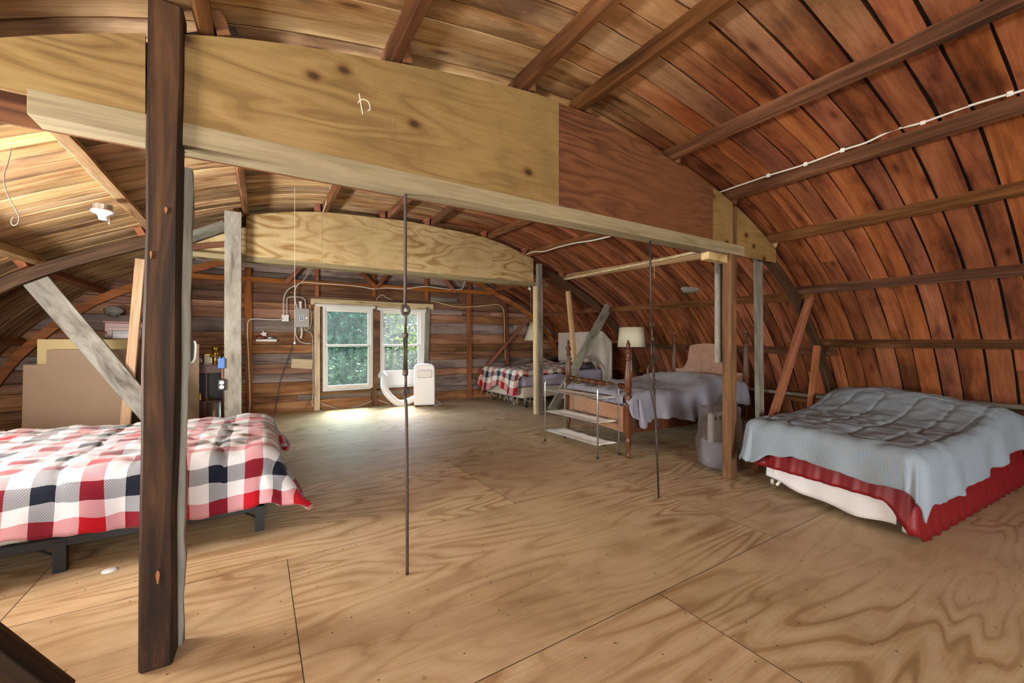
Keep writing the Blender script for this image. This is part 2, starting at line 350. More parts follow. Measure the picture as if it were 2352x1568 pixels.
M['mattress'] = plain('cream_ticking', (.62, .58, .49), .8, bump=.2, bscale=120, var=.12)
M['lavender'] = plain('lavender_sheet', (.42, .40, .55), .8)
M['shelfcloth'] = plain('shelf_cloth', (.86, .84, .80), .7)
M['sheet'] = plain('white_sheet', (.74, .74, .77), .8)
M['crimson'] = plain('crimson_satin', (.19, .004, .008), .5)
M['greycloth'] = plain('grey_comforter', (.20, .20, .25), .85, bump=.1, bscale=300, **{'Sheen Weight': .2})
M['mahogany'] = wood('mahogany_turned', (.035, .012, .006), (.085, .030, .014), (.15, .058, .028), axis=2, rough=.3, knots=0, blotch=.3, rvar=.03, bump=.1)
M['headpanel'] = wood('veneer_panel', (.26, .13, .08), (.33, .175, .11), (.38, .21, .14), rough=.4, knots=0, blotch=.15, rvar=.03, bump=.05)
M['cherry'] = plain('cherry_stain', (.16, .035, .022), .35, var=.2, bscale=8)
M['ivory'] = plain('ivory_vinyl', (.72, .69, .62), .45, var=.06, bscale=3)
M['shade'] = plain('lamp_shade_linen', (.62, .60, .46), .8, bump=.1, bscale=200)
M['gold'] = plain('gilt', (.62, .38, .08), .3, .85)
M['blue'] = plain('blue_plastic', (.03, .13, .42), .4)
M['porcelain'] = plain('porcelain', (.78, .78, .78), .25)
M['plaid'] = plaid('plaid_comforter', .084); M['plaidwarm'] = plaid('plaid_comforter_warm', .105, 1)
M['ticking'] = stripes('seersucker_stripe', (.13, .18, .23), (.37, .44, .50), .0035)
M['glass_left'] = glass('dusty_glass', .012, (.82, .95, .88)); M['glass_right'] = glass('clear_glass', .02, (.97, .98, .97))

# ================================================================== the room shell
# arch (underside of the purlins), u measured from the ridge line; one profile for the near trusses, one for the farther and higher ones
R1 = [(0, 2.555), (.3, 2.552), (.99, 2.455), (1.72, 2.30), (2.36, 2.03), (3.04, 1.61), (3.55, 1.08), (3.90, .52), (4.15, 0), (4.22, -.2)]
R2 = [(0, 2.73), (.3, 2.722), (1.15, 2.67), (1.85, 2.50), (2.60, 2.2), (3.55, 1.72), (4.17, 1.10), (4.50, .55), (4.75, 0), (4.82, -.2)]
YT1, YT2, YW = 1.96, 5.34, 7.6
def crv(P):
    full = [Vector((-u, h)) for u, h in P[:0:-1]]+[Vector(p) for p in P]
    return [Vector((v.x, v.y)) for v in smooth_path([Vector((p.x, p.y, 0)) for p in full], 5)]
A1, A2 = crv(R1), crv(R2); NP = len(A1)
def arch(Y, off=0.0):
    """polyline (x, z) of the arch at depth Y, pushed outwards by off"""
    t = min(1, max(0, (Y-YT1)/(YT2-YT1))); c = 1.57+(1.70-1.57)*t
    P = [Vector((c+a.x*(1-t)+b.x*t, a.y*(1-t)+b.y*t)) for a, b in zip(A1, A2)]
    if off:
        Q = []
        for i, p in enumerate(P):
            d = (P[min(i+1, NP-1)]-P[max(i-1, 0)]).normalized(); Q.append(p+Vector((-d.y, d.x))*off)
        P = Q
    return P
def arch_h(X, Y, off=0.0):
    P = arch(Y, off)
    for a, b in zip(P, P[1:]):
        if a.x <= X <= b.x: return a.y+(b.y-a.y)*(X-a.x)/(b.x-a.x+1e-9)
    return 0
def arch_n(X, Y):
    a = arch_h(X-.05, Y); b = arch_h(X+.05, Y); return Vector((-(b-a), 0, .1)).normalized()
PD = .085                                     # purlin depth: boards lie on the purlins
# floor
f = MB().box(-3.4, 6.8, YN-.1, YW+.12, -.04, 0).build('floor', M['floor']); tag(f, kind='structure')
# roof boards following the arch
def roof():
    vs = []; fs = []; uv = []; rn = []
    Y = YN; bid = 0; rr = random.Random(3)
    while Y < YW:
        wd = rr.uniform(.115, .165); y0, y1 = Y+.006, min(Y+wd-rr.uniform(.002, .012), YW)
        # each run of board is broken at a few joints
        cuts = sorted([0, NP-1]+[rr.randint(6, NP-7) for _ in range(rr.choice((1, 2, 2)))])
        for a, b in zip(cuts, cuts[1:]):
            if b-a < 2: continue
            rv = rr.random(); lift = rr.uniform(0, .006); s0 = len(vs); arc = rr.uniform(0, 20)
            for i in range(a, b+1):
                if i > a: arc += (arch(Y)[i]-arch(Y)[i-1]).length
                wob = .002*math.sin(i*.9+bid)
                for yy, o in ((y0+wob, PD+lift), (y1+wob, PD+lift+rr.uniform(-.001, .001)), (y1+wob, PD+.024), (y0+wob, PD+.024)):
                    p = arch(yy, o)[i]; vs.append((p.x, yy, p.y)); uv.append((arc, yy+(.03 if o > PD+.02 else 0)))
            for k in range(b-a):
                q = s0+k*4
                for j in range(4):
                    fs.append((q+j, q+(j+1) % 4, q+4+(j+1) % 4, q+4+j)); rn.append(rv)
            fs += [(s0, s0+3, s0+2, s0+1), (s0+(b-a)*4, s0+(b-a)*4+1, s0+(b-a)*4+2, s0+(b-a)*4+3)]; rn += [rv, rv]; bid += 1
        Y += wd
    me = bpy.data.meshes.new('ceiling'); me.from_pydata(vs, [], fs); me.update()
    ul = me.uv_layers.new(name='UVMap')
    for lp in me.loops: ul.data[lp.index].uv = uv[lp.vertex_index]
    at = me.attributes.new('rnd', 'FLOAT', 'FACE'); at.data.foreach_set('value', rn)
    bm = bmesh.new(); bm.from_mesh(me); bmesh.ops.recalc_face_normals(bm, faces=bm.faces); bm.to_mesh(me); bm.free()
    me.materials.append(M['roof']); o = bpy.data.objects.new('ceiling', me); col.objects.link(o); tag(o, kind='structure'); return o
_cache = {}
_arch = arch
def arch(Y, off=0.0):
    k = (round(Y, 4), round(off, 4))
    if k not in _cache: _cache[k] = _arch(Y, off)
    return _cache[k]
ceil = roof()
ys = [YN-.12, 0, YT1, 3.6, YT2, YW+.14]
vs = []; fs = []
for yy in ys:
    for o in (PD+.026, PD+.06):
        for p in arch(yy, o): vs.append((p.x, yy, p.y))
for j in range(len(ys)-1):
    for k in range(2):
        for i in range(NP-1):
            a = (j*2+k)*NP+i; b = a+2*NP; fs.append((a, a+1, b+1, b))
rf = mesh_obj('roof_covering', vs, fs, M['felt'], ceil); 

# plank gable walls
def plank_wall(name, y, thick, holes, seed, row=(.13, .22), ymid=YW):
    """horizontal planks cut to the arch, leaving the window openings"""
    rr = random.Random(seed); vs = []; fs = []; uv = []; rn = []
    P = arch(ymid, PD+.02)
    def span(z):
        xs = []
        for a, b in zip(P, P[1:]):
            if (a.y-z)*(b.y-z) <= 0 and a.y != b.y: xs.append(a.x+(b.x-a.x)*(z-a.y)/(b.y-a.y))
        return (min(xs), max(xs)) if len(xs) >= 2 else None
    z = -.02
    while z < 2.95:
        hh = rr.uniform(*row)
        for cz in sorted({c for h in holes for c in (h[2], h[3])}):
            if z < cz < z+hh: hh = cz-z+.0001; break
        z1 = z+hh; s0, s1 = span(z), span(min(z1, 2.80))
        if not s0: break
        if not s1: s1 = (sum(s0)/2-.05, sum(s0)/2+.05)
        segs = [(s0[0], s0[1], s1[0], s1[1])]
        for h in holes:
            if z < h[3]-.001 and z1 > h[2]+.001:
                ns = []
                for a0, b0, a1, b1 in segs:
                    if a0 < h[0] and b0 > h[1]: ns += [(a0, h[0], a1, h[0]), (h[1], b0, h[1], b1)]
                    else: ns.append((a0, b0, a1, b1))
                segs = ns
        for a0, b0, a1, b1 in segs:
            js = sorted(rr.uniform(max(a0, a1), min(b0, b1)) for _ in range(rr.choice((0, 1, 1, 2)) if b0-a0 > 1.5 else 0))
            e0 = [a0]+js+[b0]; e1 = [a1]+js+[b1]
            for k in range(len(e0)-1):
                g = .004; x = [e0[k]+g/2, e0[k+1]-g/2, e1[k+1]-g/2, e1[k]+g/2]; dz = rr.uniform(-.002, .002); dy = rr.uniform(0, .006)
                b = len(vs); r0 = rr.random(); uo = rr.uniform(0, 9)
                for yy in (y+dy, y+thick):
                    for xx, zz in zip(x, (z+.004, z+.004, z1-.004+dz, z1-.004+dz)): vs.append((xx, yy, zz)); uv.append((xx+uo, zz+(0 if yy < y+thick else .04)))
                for q in ((0, 1, 2, 3), (7, 6, 5, 4), (0, 4, 5, 1), (1, 5, 6, 2), (2, 6, 7, 3), (3, 7, 4, 0)): fs.append(tuple(b+i for i in q)); rn.append(r0)
        z = z1
    # tar paper behind the boards, with the same openings
    me = bpy.data.meshes.new(name); me.from_pydata(vs, [], fs); me.update()
    ul = me.uv_layers.new(name='UVMap')
    for lp in me.loops: ul.data[lp.index].uv = uv[lp.vertex_index]
    at = me.attributes.new('rnd', 'FLOAT', 'FACE'); at.data.foreach_set('value', rn)
    bm = bmesh.new(); bm.from_mesh(me); bmesh.ops.recalc_face_normals(bm, faces=bm.faces); bm.to_mesh(me); bm.free()
    me.materials.append(M['wallboard']); o = bpy.data.objects.new(name, me); col.objects.link(o); tag(o, kind='structure')
    m = MB(); xs = [-3.4]+sorted([c for h in holes for c in h[:2]])+[6.8]; yb0, yb1 = y+thick+.002, y+thick+.02
    for i in range(len(xs)-1):
        if i % 2 == 0: m.box(xs[i], xs[i+1], yb0, yb1, -.2, 3.0)
        else:
            h = sorted(holes)[i//2]; m.box(xs[i], xs[i+1], yb0, yb1, -.2, h[2]); m.box(xs[i], xs[i+1], yb0, yb1, h[3], 3.0)
    m.build('sheathing_paper', M['felt'], o)
    return o
WX0, WX1, WZ0, WZ1 = .93, 2.72, .27, 1.77
plank_wall('wall_far', YW, .03, [(WX0, WX1, WZ0, WZ1)], 5)
plank_wall('wall_near', YN-.03, .03, REAR, 9, ymid=YN)

# ------------------------------------------------------------------ window pair in the far gable (structure)
def frame_rect(m, x0, x1, z0, z1, w_, y0, y1, wb=None, wt=None):
    wb = wb or w_; wt = wt or w_
    m.box(x0, x1, y0, y1, z0, z0+wb); m.box(x0, x1, y0, y1, z1-wt, z1); m.box(x0, x0+w_, y0, y1, z0+wb, z1-wt); m.box(x1-w_, x1, y0, y1, z0+wb, z1-wt)
def window(n, x0, x1, z0, z1, gl, low=None):
    root = bpy.data.objects.new('window_%d' % n, None); col.objects.link(root); root.location = (0, 0, 0); tag(root, kind='structure')
    m = MB(); frame_rect(m, x0, x1, z0, z1, .035, YW-.02, YW+.07); m.build('window_frame', M['vinyl'], root, bev=.003)
    zm = 1.07
    m = MB(); frame_rect(m, x0+.035, x1-.035, z0+.035, zm+.02, .045, YW-.01, YW+.02, wb=.06, wt=.032); s = m.build('lower_sash', M['vinyl'], root, bev=.003)
    MB().box(x0+.08, x1-.08, YW+.003, YW+.006, z0+.09, zm).build('pane', gl, s)
    m = MB(); frame_rect(m, x0+.035, x1-.035, zm-.015, z1-.035, .04, YW+.03, YW+.058, wt=.05); s = m.build('upper_sash', M['vinyl'], root, bev=.003)
    MB().box(x0+.075, x1-.075, YW+.043, YW+.046, zm+.01, z1-.08).build('pane', gl, s)
    return root
window(1, .945, 1.765, .30, 1.745, M['glass_left'])
window(2, 1.895, 2.685, .30, 1.745, M['glass_right'])
def trim(n, x0, x1, z0, z1, y0, y1, mat): o = MB().box(x0, x1, y0, y1, z0, z1).build('trim_%d' % n, mat, bev=.003); tag(o, kind='structure'); return o
trim(1, .76, 2.90, 1.765, 1.865, YW-.045, YW+.0, M['palewood'])        # head board
trim(2, 1.775, 1.885, .27, 1.765, YW-.05, YW+.05, M['midpost'])        # mullion
trim(3, .885, .940, .25, 1.765, YW-.03, YW+.03, M['midpost'])
trim(4, 2.69, 2.745, .27, 1.765, YW-.03, YW+.03, M['white'])
trim(5, .90, 2.76, .245, .295, YW-.05, YW+.02, M['midpost'])

# rear windows behind the camera: plain sashes
for k, (x0, x1, z0, z1) in enumerate(REAR):
    m = MB(); frame_rect(m, x0, x1, z0, z1, .04, YN-.06, YN-.01); m.box((x0+x1)/2-.015, (x0+x1)/2+.015, YN-.05, YN-.02, z0, z1)
    o = m.build('window_%d' % (k+3), M['vinyl']); tag(o, kind='structure')

for k, (x, y, z) in enumerate(FILL_SPOTS):  # window-like frames added around the two unseen fill lights
    m = MB(); Mx = Matrix.Translation((x-.02, y, z)) @ Vector((.8, 0, .5)).to_track_quat('-Z', 'Y').to_matrix().to_4x4()
    for a0, a1, b0, b1 in ((-.5, .5, .32, .38), (-.5, .5, -.38, -.32), (-.5, -.45, -.32, .32), (.45, .5, -.32, .32), (-.012, .012, -.32, .32)): m.box(a0, a1, b0, b1, -.015, .03, Mx)
    tag(m.build('window_%d' % (k+5), M['vinyl']), kind='structure')

# ================================================================== timber frame
def timber(name, A, B, wd, dp, mat, label=None, cat=None, group=None, up=None, jit=.0015, parent=None, seg=.35, seed=0, anchor='center', bev=.003, waney=0):
    """a board from A to B, wd wide (local Y) and dp deep (local Z); anchor 'bottom' keeps A-B on the lower face"""
    A = Vector(A); B = Vector(B); x = (B-A); L = x.length; x.normalize()
    z = Vector(up) if up is not None else (Vector((0, 0, 1)) if abs(x.z) < .9 else Vector((0, -1, 0)))
    z = (z-x*z.dot(x)).normalized(); y = z.cross(x)
    rr = random.Random(seed+int(A.x*1000)+int(B.z*777)+int(A.y*91)); n = max(1, int(L/seg)); vs = []
    zo = dp/2 if anchor == 'bottom' else 0
    for i in range(n+1):
        t = L*i/n; bow = (rr.uniform(-1, 1)*jit*2, rr.uniform(-1, 1)*jit)
        for sy, sz in ((-1, -1), (1, -1), (1, 1), (-1, 1)):
            wn_ = waney*rr.random() if (sz < 0) else 0
            vs.append((t, sy*(wd/2-wn_)+bow[0]*.5+rr.uniform(-jit, jit), sz*dp/2+zo+bow[1]*.5+rr.uniform(-jit, jit)))
    fs = [(0, 3, 2, 1), (n*4, n*4+1, n*4+2, n*4+3)]
    for i in range(n):
        for k in range(4): a = i*4+k; b = i*4+(k+1) % 4; fs.append((a, b, b+4, a+4))
    o = mesh_obj(name, vs, fs, mat, parent)
    Mx = Matrix((x, y, z)).transposed().to_4x4(); Mx.translation = A
    if parent: o.matrix_world = parent.matrix_world.inverted() @ Mx
    else: o.matrix_world = Mx
    if bev: b = o.modifiers.new('b', 'BEVEL'); b.width = bev; b.segments = 1; b.limit_method = 'ANGLE'
    return tag(o, label, cat, group)

# --- purlins: three bays, one timber each; x positions right of the ridge at the near and the farther truss
PX = [('ridge', 1.273, 1.40, 0), ('ridge twin', 1.693, 1.983, 0), ('R1', 2.559, 2.852, 0), ('R2', 3.295, 3.55, 0), ('R3', 3.934, 4.293, 0), ('R4', 4.612, 5.25, 0), ('R5', 5.123, 5.866, 0), ('R6', 5.47, 6.2, 0),
      ('L1', .555, .645, 0), ('L2', -.157, -.141, 0), ('L3', -.79, -.92, 1), ('L4', -1.47, -1.70, 1), ('L5', -1.98, -2.42, 0), ('L6', -2.33, -2.8, 0)]
ORD = ['first', 'second', 'third', 'fourth', 'fifth', 'sixth']
def pl_where(k):
    if k == 'ridge': return 'just left of the ridge'
    if k == 'ridge twin': return 'just right of the ridge'
    return '%s down the %s slope' % (ORD[int(k[1])-1], 'right' if k[0] == 'R' else 'left')
rp = random.Random(12)
for k, xa, xb, pale in PX:
    for bay, (y0, x0, y1, x1) in (('near', (YN, xa, YT1+.10, xa)), ('middle', (YT1-.05, xa, YT2+.10, xb)), ('far', (YT2-.05, xb, YW-.01, xb))):
        sh = {'near': 0, 'middle': .05, 'far': -.03}[bay]
        if bay == 'far' and k == 'R4': x0 = x1 = 5.3
        A = Vector((x0+sh, y0, arch_h(x0+sh, y0))); B = Vector((x1+sh, y1, arch_h(x1+sh, y1)))
        mat = M['palepurlin'] if (pale and bay != 'far') or (k == 'R3' and bay == 'middle') else (M['redwood'] if bay == 'far' else M['purlin'])
        wd = .05 if k[0] != 'L' or k == 'L1' or k == 'L2' else .062
        timber('roof_purlin', A, B, wd, PD, mat, '%s roof purlin in the %s bay, %s' % ('pale' if mat is M['palepurlin'] else ('reddish' if bay == 'far' else 'brown'), bay, pl_where(k)), 'beam',
               'roof purlins', up=arch_n((x0+x1)/2, (y0+y1)/2), anchor='bottom', seed=hash(bay) % 1 + 3, jit=.002, waney=.004)

# --- arched ribs
def rib(Y, wd, dp, label, mat, off=0.0, i0=0, i1=None):
    P = arch(Y, off); Q = arch(Y, off-dp); i1 = NP-1 if i1 is None else i1; vs = []; fs = []; uv = []; arc = 0
    for i in range(i0, i1+1):
        if i > i0: arc += (P[i]-P[i-1]).length
        for p, yy, vv in ((P[i], Y-wd/2, 0), (P[i], Y+wd/2, wd), (Q[i], Y+wd/2, wd+dp), (Q[i], Y-wd/2, 2*wd+dp)): vs.append((p.x, yy, max(p.y, 0))); uv.append((arc, vv))
    n = i1-i0
    for i in range(n):
        for k in range(4): a = i*4+k; b = i*4+(k+1) % 4; fs.append((a, b, b+4, a+4))
    fs += [(0, 3, 2, 1), (n*4, n*4+1, n*4+2, n*4+3)]
    o = mesh_obj('arched_rib', vs, fs, mat); ul = o.data.uv_layers.new(name='UVMap')
    for lp in o.data.loops: ul.data[lp.index].uv = uv[lp.vertex_index]
    return tag(o, label, 'beam', 'arched ribs')
rib(YT1+.045, .05, .095, 'dark curved rib of the near truss, bearing the stained plywood beam', M['rib'], -.002)
rib(YT2+.045, .05, .10, 'dark curved rib of the second truss, behind the pale figured plywood beam', M['rib'], -.002)
rib(YW-.06, .045, .10, 'reddish curved rib against the plank gable wall', M['redwood'], -.002)

# --- plywood box beams
def box_beam(Y, x0, x1, zb, zc, panels, chordmat, label, back=None, drop=0, yb=.10):
    root = thing('plywood_beam', label, 'beam', (0, 0, 0))
    for k, (a, b, zlo, mat, dy) in enumerate(panels):
        m = MB(); n = 24; top = [(a+(b-a)*i/n) for i in range(n+1)]
        poly = [(x, arch_h(x, YT1 if Y < 3 else YT2)-.006-drop) for x in top]
        poly = [(x, max(z, zlo+.01)) for x, z in poly]
        m.prism([(a, zlo), (b, zlo)]+poly[::-1], Y-.012+dy, Y+dy)
        m.build('plywood_panel', mat, root)
    m = MB().box(x0, x1, Y-.014, Y+yb, zb, zc); m.build('bottom_chord', chordmat, root, bev=.004)
    if back:
        a, b = back; n = 30; poly = [(a+(b-a)*i/n, max(zb+.02, arch_h(a+(b-a)*i/n, YT1 if Y < 3 else YT2)-.006)) for i in range(n+1)]
        MB().prism([(a, zb), (b, zb)]+poly[::-1], Y+yb, Y+yb+.012).build('back_panel', M['plydark'] if Y < 3 else M['plynew'], root)
    return root
bb = box_beam(1.93, -.62, 3.50, 1.862, 1.945, [(-1.28, -.335, 1.925, M['ply'], 0), (-.262, 1.515, 1.925, M['ply'], 0), (1.517, 3.05, 1.925, M['plydark'], 0), (3.052, 3.325, 1.925, M['ply'], .001), (3.40, 4.02, 1.86, M['ply'], 0)],
         M['chord'], 'long plywood faced beam spanning the room in front, with greenish bottom edge', back=(-1.6, 3.3))
# chalk mark and stamps on the main panel
def mark(pts, r, mat, parent, name='chalk_letter'):
    m = MB(); m.tube(smooth_path(pts, 5), r, 5); return m.build(name, mat, parent)
M['chalk'] = plain('chalk', (.72, .66, .55), .9); M['stamp'] = plain('ink_stamp', (.20, .12, .055), .8)
def pxl(P, Y): return [onY(x, y, Y) for x, y in P]
mark(pxl([(825, 215), (829, 240), (833, 262)], 1.917), .0025, M['chalk'], bb)
mark(pxl([(822, 236), (832, 228), (846, 234), (850, 250), (845, 254)], 1.917), .0025, M['chalk'], bb)
for cx, cy in ((1235, 400), (890, 300)):
    for k in range(4): mark(pxl([(cx-12+k*6, cy-28), (cx-11+k*6, cy+10)], 1.917), .0008, M['stamp'], bb, 'ink_stamp')
    mark(pxl([(cx+16, cy-25), (cx+18, cy+25), (cx+10, cy+28), (cx+10, cy+5)], 1.917), .0009, M['stamp'], bb, 'ink_stamp')
# stub blocks at the beam's right end
timber('wood_block', onY(1619, 576, 2.0)+Vector((0, 0, -.02)), onY(1664, 586, 2.0)+Vector((0, 0, -.02)), .07, .10, M['plynew'], 'short plywood block under the right end of the long beam', 'block', seg=1)
b2 = box_beam(YT2, -.6, 3.98, 2.02, 2.075, [(-.10, .655, 2.07, M['plynew'], 0), (.657, 2.965, 2.07, M['plynew'], 0), (2.967, 3.70, 2.07, M['plynew'], 0)], M['chord'],
         'second plywood beam with bold swirling grain, beyond the long front beam', back=(-.55, 3.4))
timber('truss_web', onY(417, 552, YT2), onY(519, 518, YT2), .04, .11, M['grey'], 'weathered slanting board left of the grey post under the second arch', 'board')
timber('truss_web', onY(417, 570, YT2)+Vector((0, .01, 0)), onY(517, 561, YT2)+Vector((0, .01, 0)), .03, .05, M['purlin'], 'thin brown strip left of the grey post, above the beam end', 'board')

# --- posts
fp = timber('timber_post', (-.302, 1.915, 0), (-.272, 1.915, 2.34), .095, .098, M['darkpost'], 'very dark square post in the left foreground, scuffed with one orange chip', 'post', seg=.25, jit=.003, bev=.008, seed=4)
M['rawchip'] = plain('raw_wood_chip', (.26, .10, .028), .8)
for x, z, w_, h_ in ((-.292, .325, .005, .024), (-.27, 1.60, .004, .012), (-.31, 1.44, .003, .014)):
    a = [(x+w_*math.cos(t)*(1+.3*math.sin(3*t)), z+h_*math.sin(t)) for t in [2*PI*k/12 for k in range(12)]]
    o = MB().prism(a, 1.857, 1.872).build('raw_wood_chip', M['rawchip']); o.parent = fp; o.matrix_parent_inverse = fp.matrix_world.inverted()
timber('timber_post', (-.292, 1.985, 0), (-.262, 1.985, 1.80), .110, .035, M['grey'], 'rough grey board nailed behind the dark foreground post', 'board', seg=.08, jit=.004, seed=2)
timber('timber_block', (-.21, 2.02, 2.27), (-.05, 2.02, 2.36), .06, .11, M['darkpost'], 'dark block wedged between the foreground post and the roof', 'block')
timber('timber_post', (3.368, 1.972, 0), (3.368, 1.972, 2.27), .085, .078, M['midpost'], 'brown square post under the right end of the long beam', 'post', seg=.4, jit=.0025, bev=.005)
timber('timber_post', onY(536, 1018, 5.20)*1+Vector((0, 0, 0)), onY(535, 486, 5.20),   .150, .05, M['greypaint'], 'broad pale grey post left of the window', 'post', seg=.5, jit=.002, bev=.004, up=(0, 1, 0))
timber('timber_post', (3.805, 5.30, 0), (3.79, 5.30, 2.37), .088, .06, M['grey'], 'weathered grey post beside the far plaid bed', 'post', seg=.3, jit=.003, up=(0, 1, 0))
timber('timber_post', (3.745, 5.33, 0), (3.735, 5.33, 2.02), .045, .07, M['palewood'], 'yellowish stud nailed to the left side of the weathered grey post', 'stud', seg=.5, up=(0, 1, 0))
# hanging pale board, studs and braces
timber('hanging_board', onY(1650, 592, 2.05), onY(1651, 832, 2.05), .072, .03, M['greypaint'], 'short pale painted board hanging beside the brown post', 'board', up=(0, 1, 0), seg=1)
timber('wall_stud', onY(1741, 590, 1.99), (3.95, 2.02, .0), .085, .04, M['grey'], 'leaning grey stud right of the brown post', 'stud', up=(0, 1, 0))
timber('diagonal_brace', (4.72, 1.93, 1.60), (3.70, 1.93, .02), .07, .05, M['redwood'], 'reddish diagonal brace running down from the near rib behind the bagged roll', 'brace', up=(0, 1, 0))
timber('wall_stud', (4.86, 1.93, 1.10), (4.62, 1.93, .0), .055, .05, M['redwood'], 'short reddish stud under the near rib', 'stud', up=(0, 1, 0))
timber('diagonal_brace', (-1.55, 1.90, 1.50), (-.53, 1.84, .02), .075, .085, M['darkpost'], 'dark brace crossing the bottom left corner of the view', 'brace', up=(0, 1, 0), seed=5)
timber('diagonal_brace', onY(84, 645, YT2-.06), (-.63, YT2-.06, .03), .175, .045, M['greypaint'], 'flaking grey painted brace on the left, before the brown hardboard sheets', 'brace', up=(0, 1, 0), jit=.002)
timber('diagonal_brace', onY(1398, 703, YT2-.06), (4.02, YT2-.06, .03), .155, .045, M['greypaint'], 'flaking grey painted brace in front of the tufted headboard', 'brace', up=(0, 1, 0), jit=.002)
timber('wall_stud', onY(1305, 668, YT2), (4.66, YT2, .0), .075, .05, M['palepurlin'], 'pale leaning stud between the far plaid bed and the four-poster', 'stud', up=(0, 1, 0))
timber('wall_stud', onY(323, 595, YT2), (-1.10, YT2, .0), .075, .05, M['palepurlin'], 'speckled leaning stud just left of the dark foreground post', 'stud', up=(0, 1, 0))
timber('wall_stud', onY(1568, 868, 6.3)+Vector((0, 0, .12)), onY(1548, 900, 6.3)+Vector((0, 0, -.6)), .05, .05, M['midpost'], 'short brown strut behind the pole of the drum-shade lamp', 'stud', up=(0, 1, 0))

# --- framing against the far gable wall
YG = YW-.035
def gtimber(nm, p, q, wd, lab, cat='stud', dp=.05, mat='redwood', y=YG, grp='gable framing'):
    return timber(nm, onY(*p, y), onY(*q, y), wd, dp, M[mat], lab, cat, grp, up=(0, 1, 0))
gtimber('wall_stud', (428, 640), (430, 985), .10, 'reddish stud at the left end of the gable wall beside the pull string')
gtimber('wall_stud', (569, 615), (573, 958), .095, 'reddish stud between the grey post and the fuse box')
gtimber('wall_stud', (727, 600), (728, 682), .06, 'short reddish stud above the left corner of the window', y=YG-.005)
gtimber('wall_stud', (858, 620), (858, 682), .06, 'short reddish stud above the middle of the window')
gtimber('wall_stud', (979, 640), (979, 690), .07, 'short reddish stud above the right corner of the window')
gtimber('wall_stud', (1077, 645), (1078, 912), .085, 'reddish stud between the window and the far plaid bed')
gtimber('wall_stud', (1157, 678), (1169, 925), .085, 'leaning reddish stud with the yellow cable looped down it')
gtimber('wall_stud', (728, 700), (728, 943), .085, 'pale stud forming the left side of the window', mat='palewood', dp=.06)
gtimber('wall_stud', (982, 705), (976, 925), .085, 'grey stud forming the right side of the window', mat='grey', dp=.05)
gtimber('wall_stud', (858, 890), (861, 932), .09, 'short stud below the middle of the window', mat='midpost')
gtimber('tie_beam', (432, 633), (1142, 674), .075, 'thin reddish tie running across the gable wall', 'beam', y=YG-.05, dp=.045)
for p, q, l in (((826, 622), (865, 661), 'left leg of the V of struts above the window'), ((895, 622), (866, 661), 'right leg of the V of struts above the window'), ((694, 610), (656, 650), 'slanting strut above the fuse box'), ((1020, 640), (1046, 672), 'slanting pale-edged strut right of the V above the window'), ((1208, 738), (1120, 838), 'slanting strut behind the yellow cable in the right corner')):
    gtimber('truss_web', p, q, .065, l, 'strut', y=YG-.10, dp=.04)
for p, q, l in (((1120, 838), (1105, 905), 'low reddish strut beside the far plaid bed'),):
    gtimber('truss_web', p, q, .05, l, 'strut', y=YG-.06, dp=.04)
gtimber('wood_block', (669, 834), (717, 836), .155, 'raw yellowish block of wood on the gable left of the window', 'block', dp=.06, mat='palewood')
gtimber('nailer_board', (990, 687), (1050, 690), .09, 'short grey weathered board right of the window head', 'board', dp=.03, mat='grey')
# low purlin-like rails on the right slope by the floor
timber('wall_rail', (5.33, -1.2, .62), (5.33, 1.9, .60), .09, .035, M['grey'], 'low grey rail at the foot of the right slope behind the striped bed', 'rail')
timber('wall_rail', (5.45, 2.05, .52), (5.75, 5.0, .52), .10, .035, M['grey'], 'low grey rail at the foot of the right slope behind the four-poster bed', 'rail')
# grey panel screwed to the roof boards
pA = onX(1600, 663, 4.78)
P_ = timber('roof_patch', pA+Vector((0, -.20, 0)), pA+Vector((0, .20, 0)), .105, .03, M['grey'], 'small grey board fixed to the right slope above the four-poster bed', 'board', up=arch_n(4.78, 3.3))

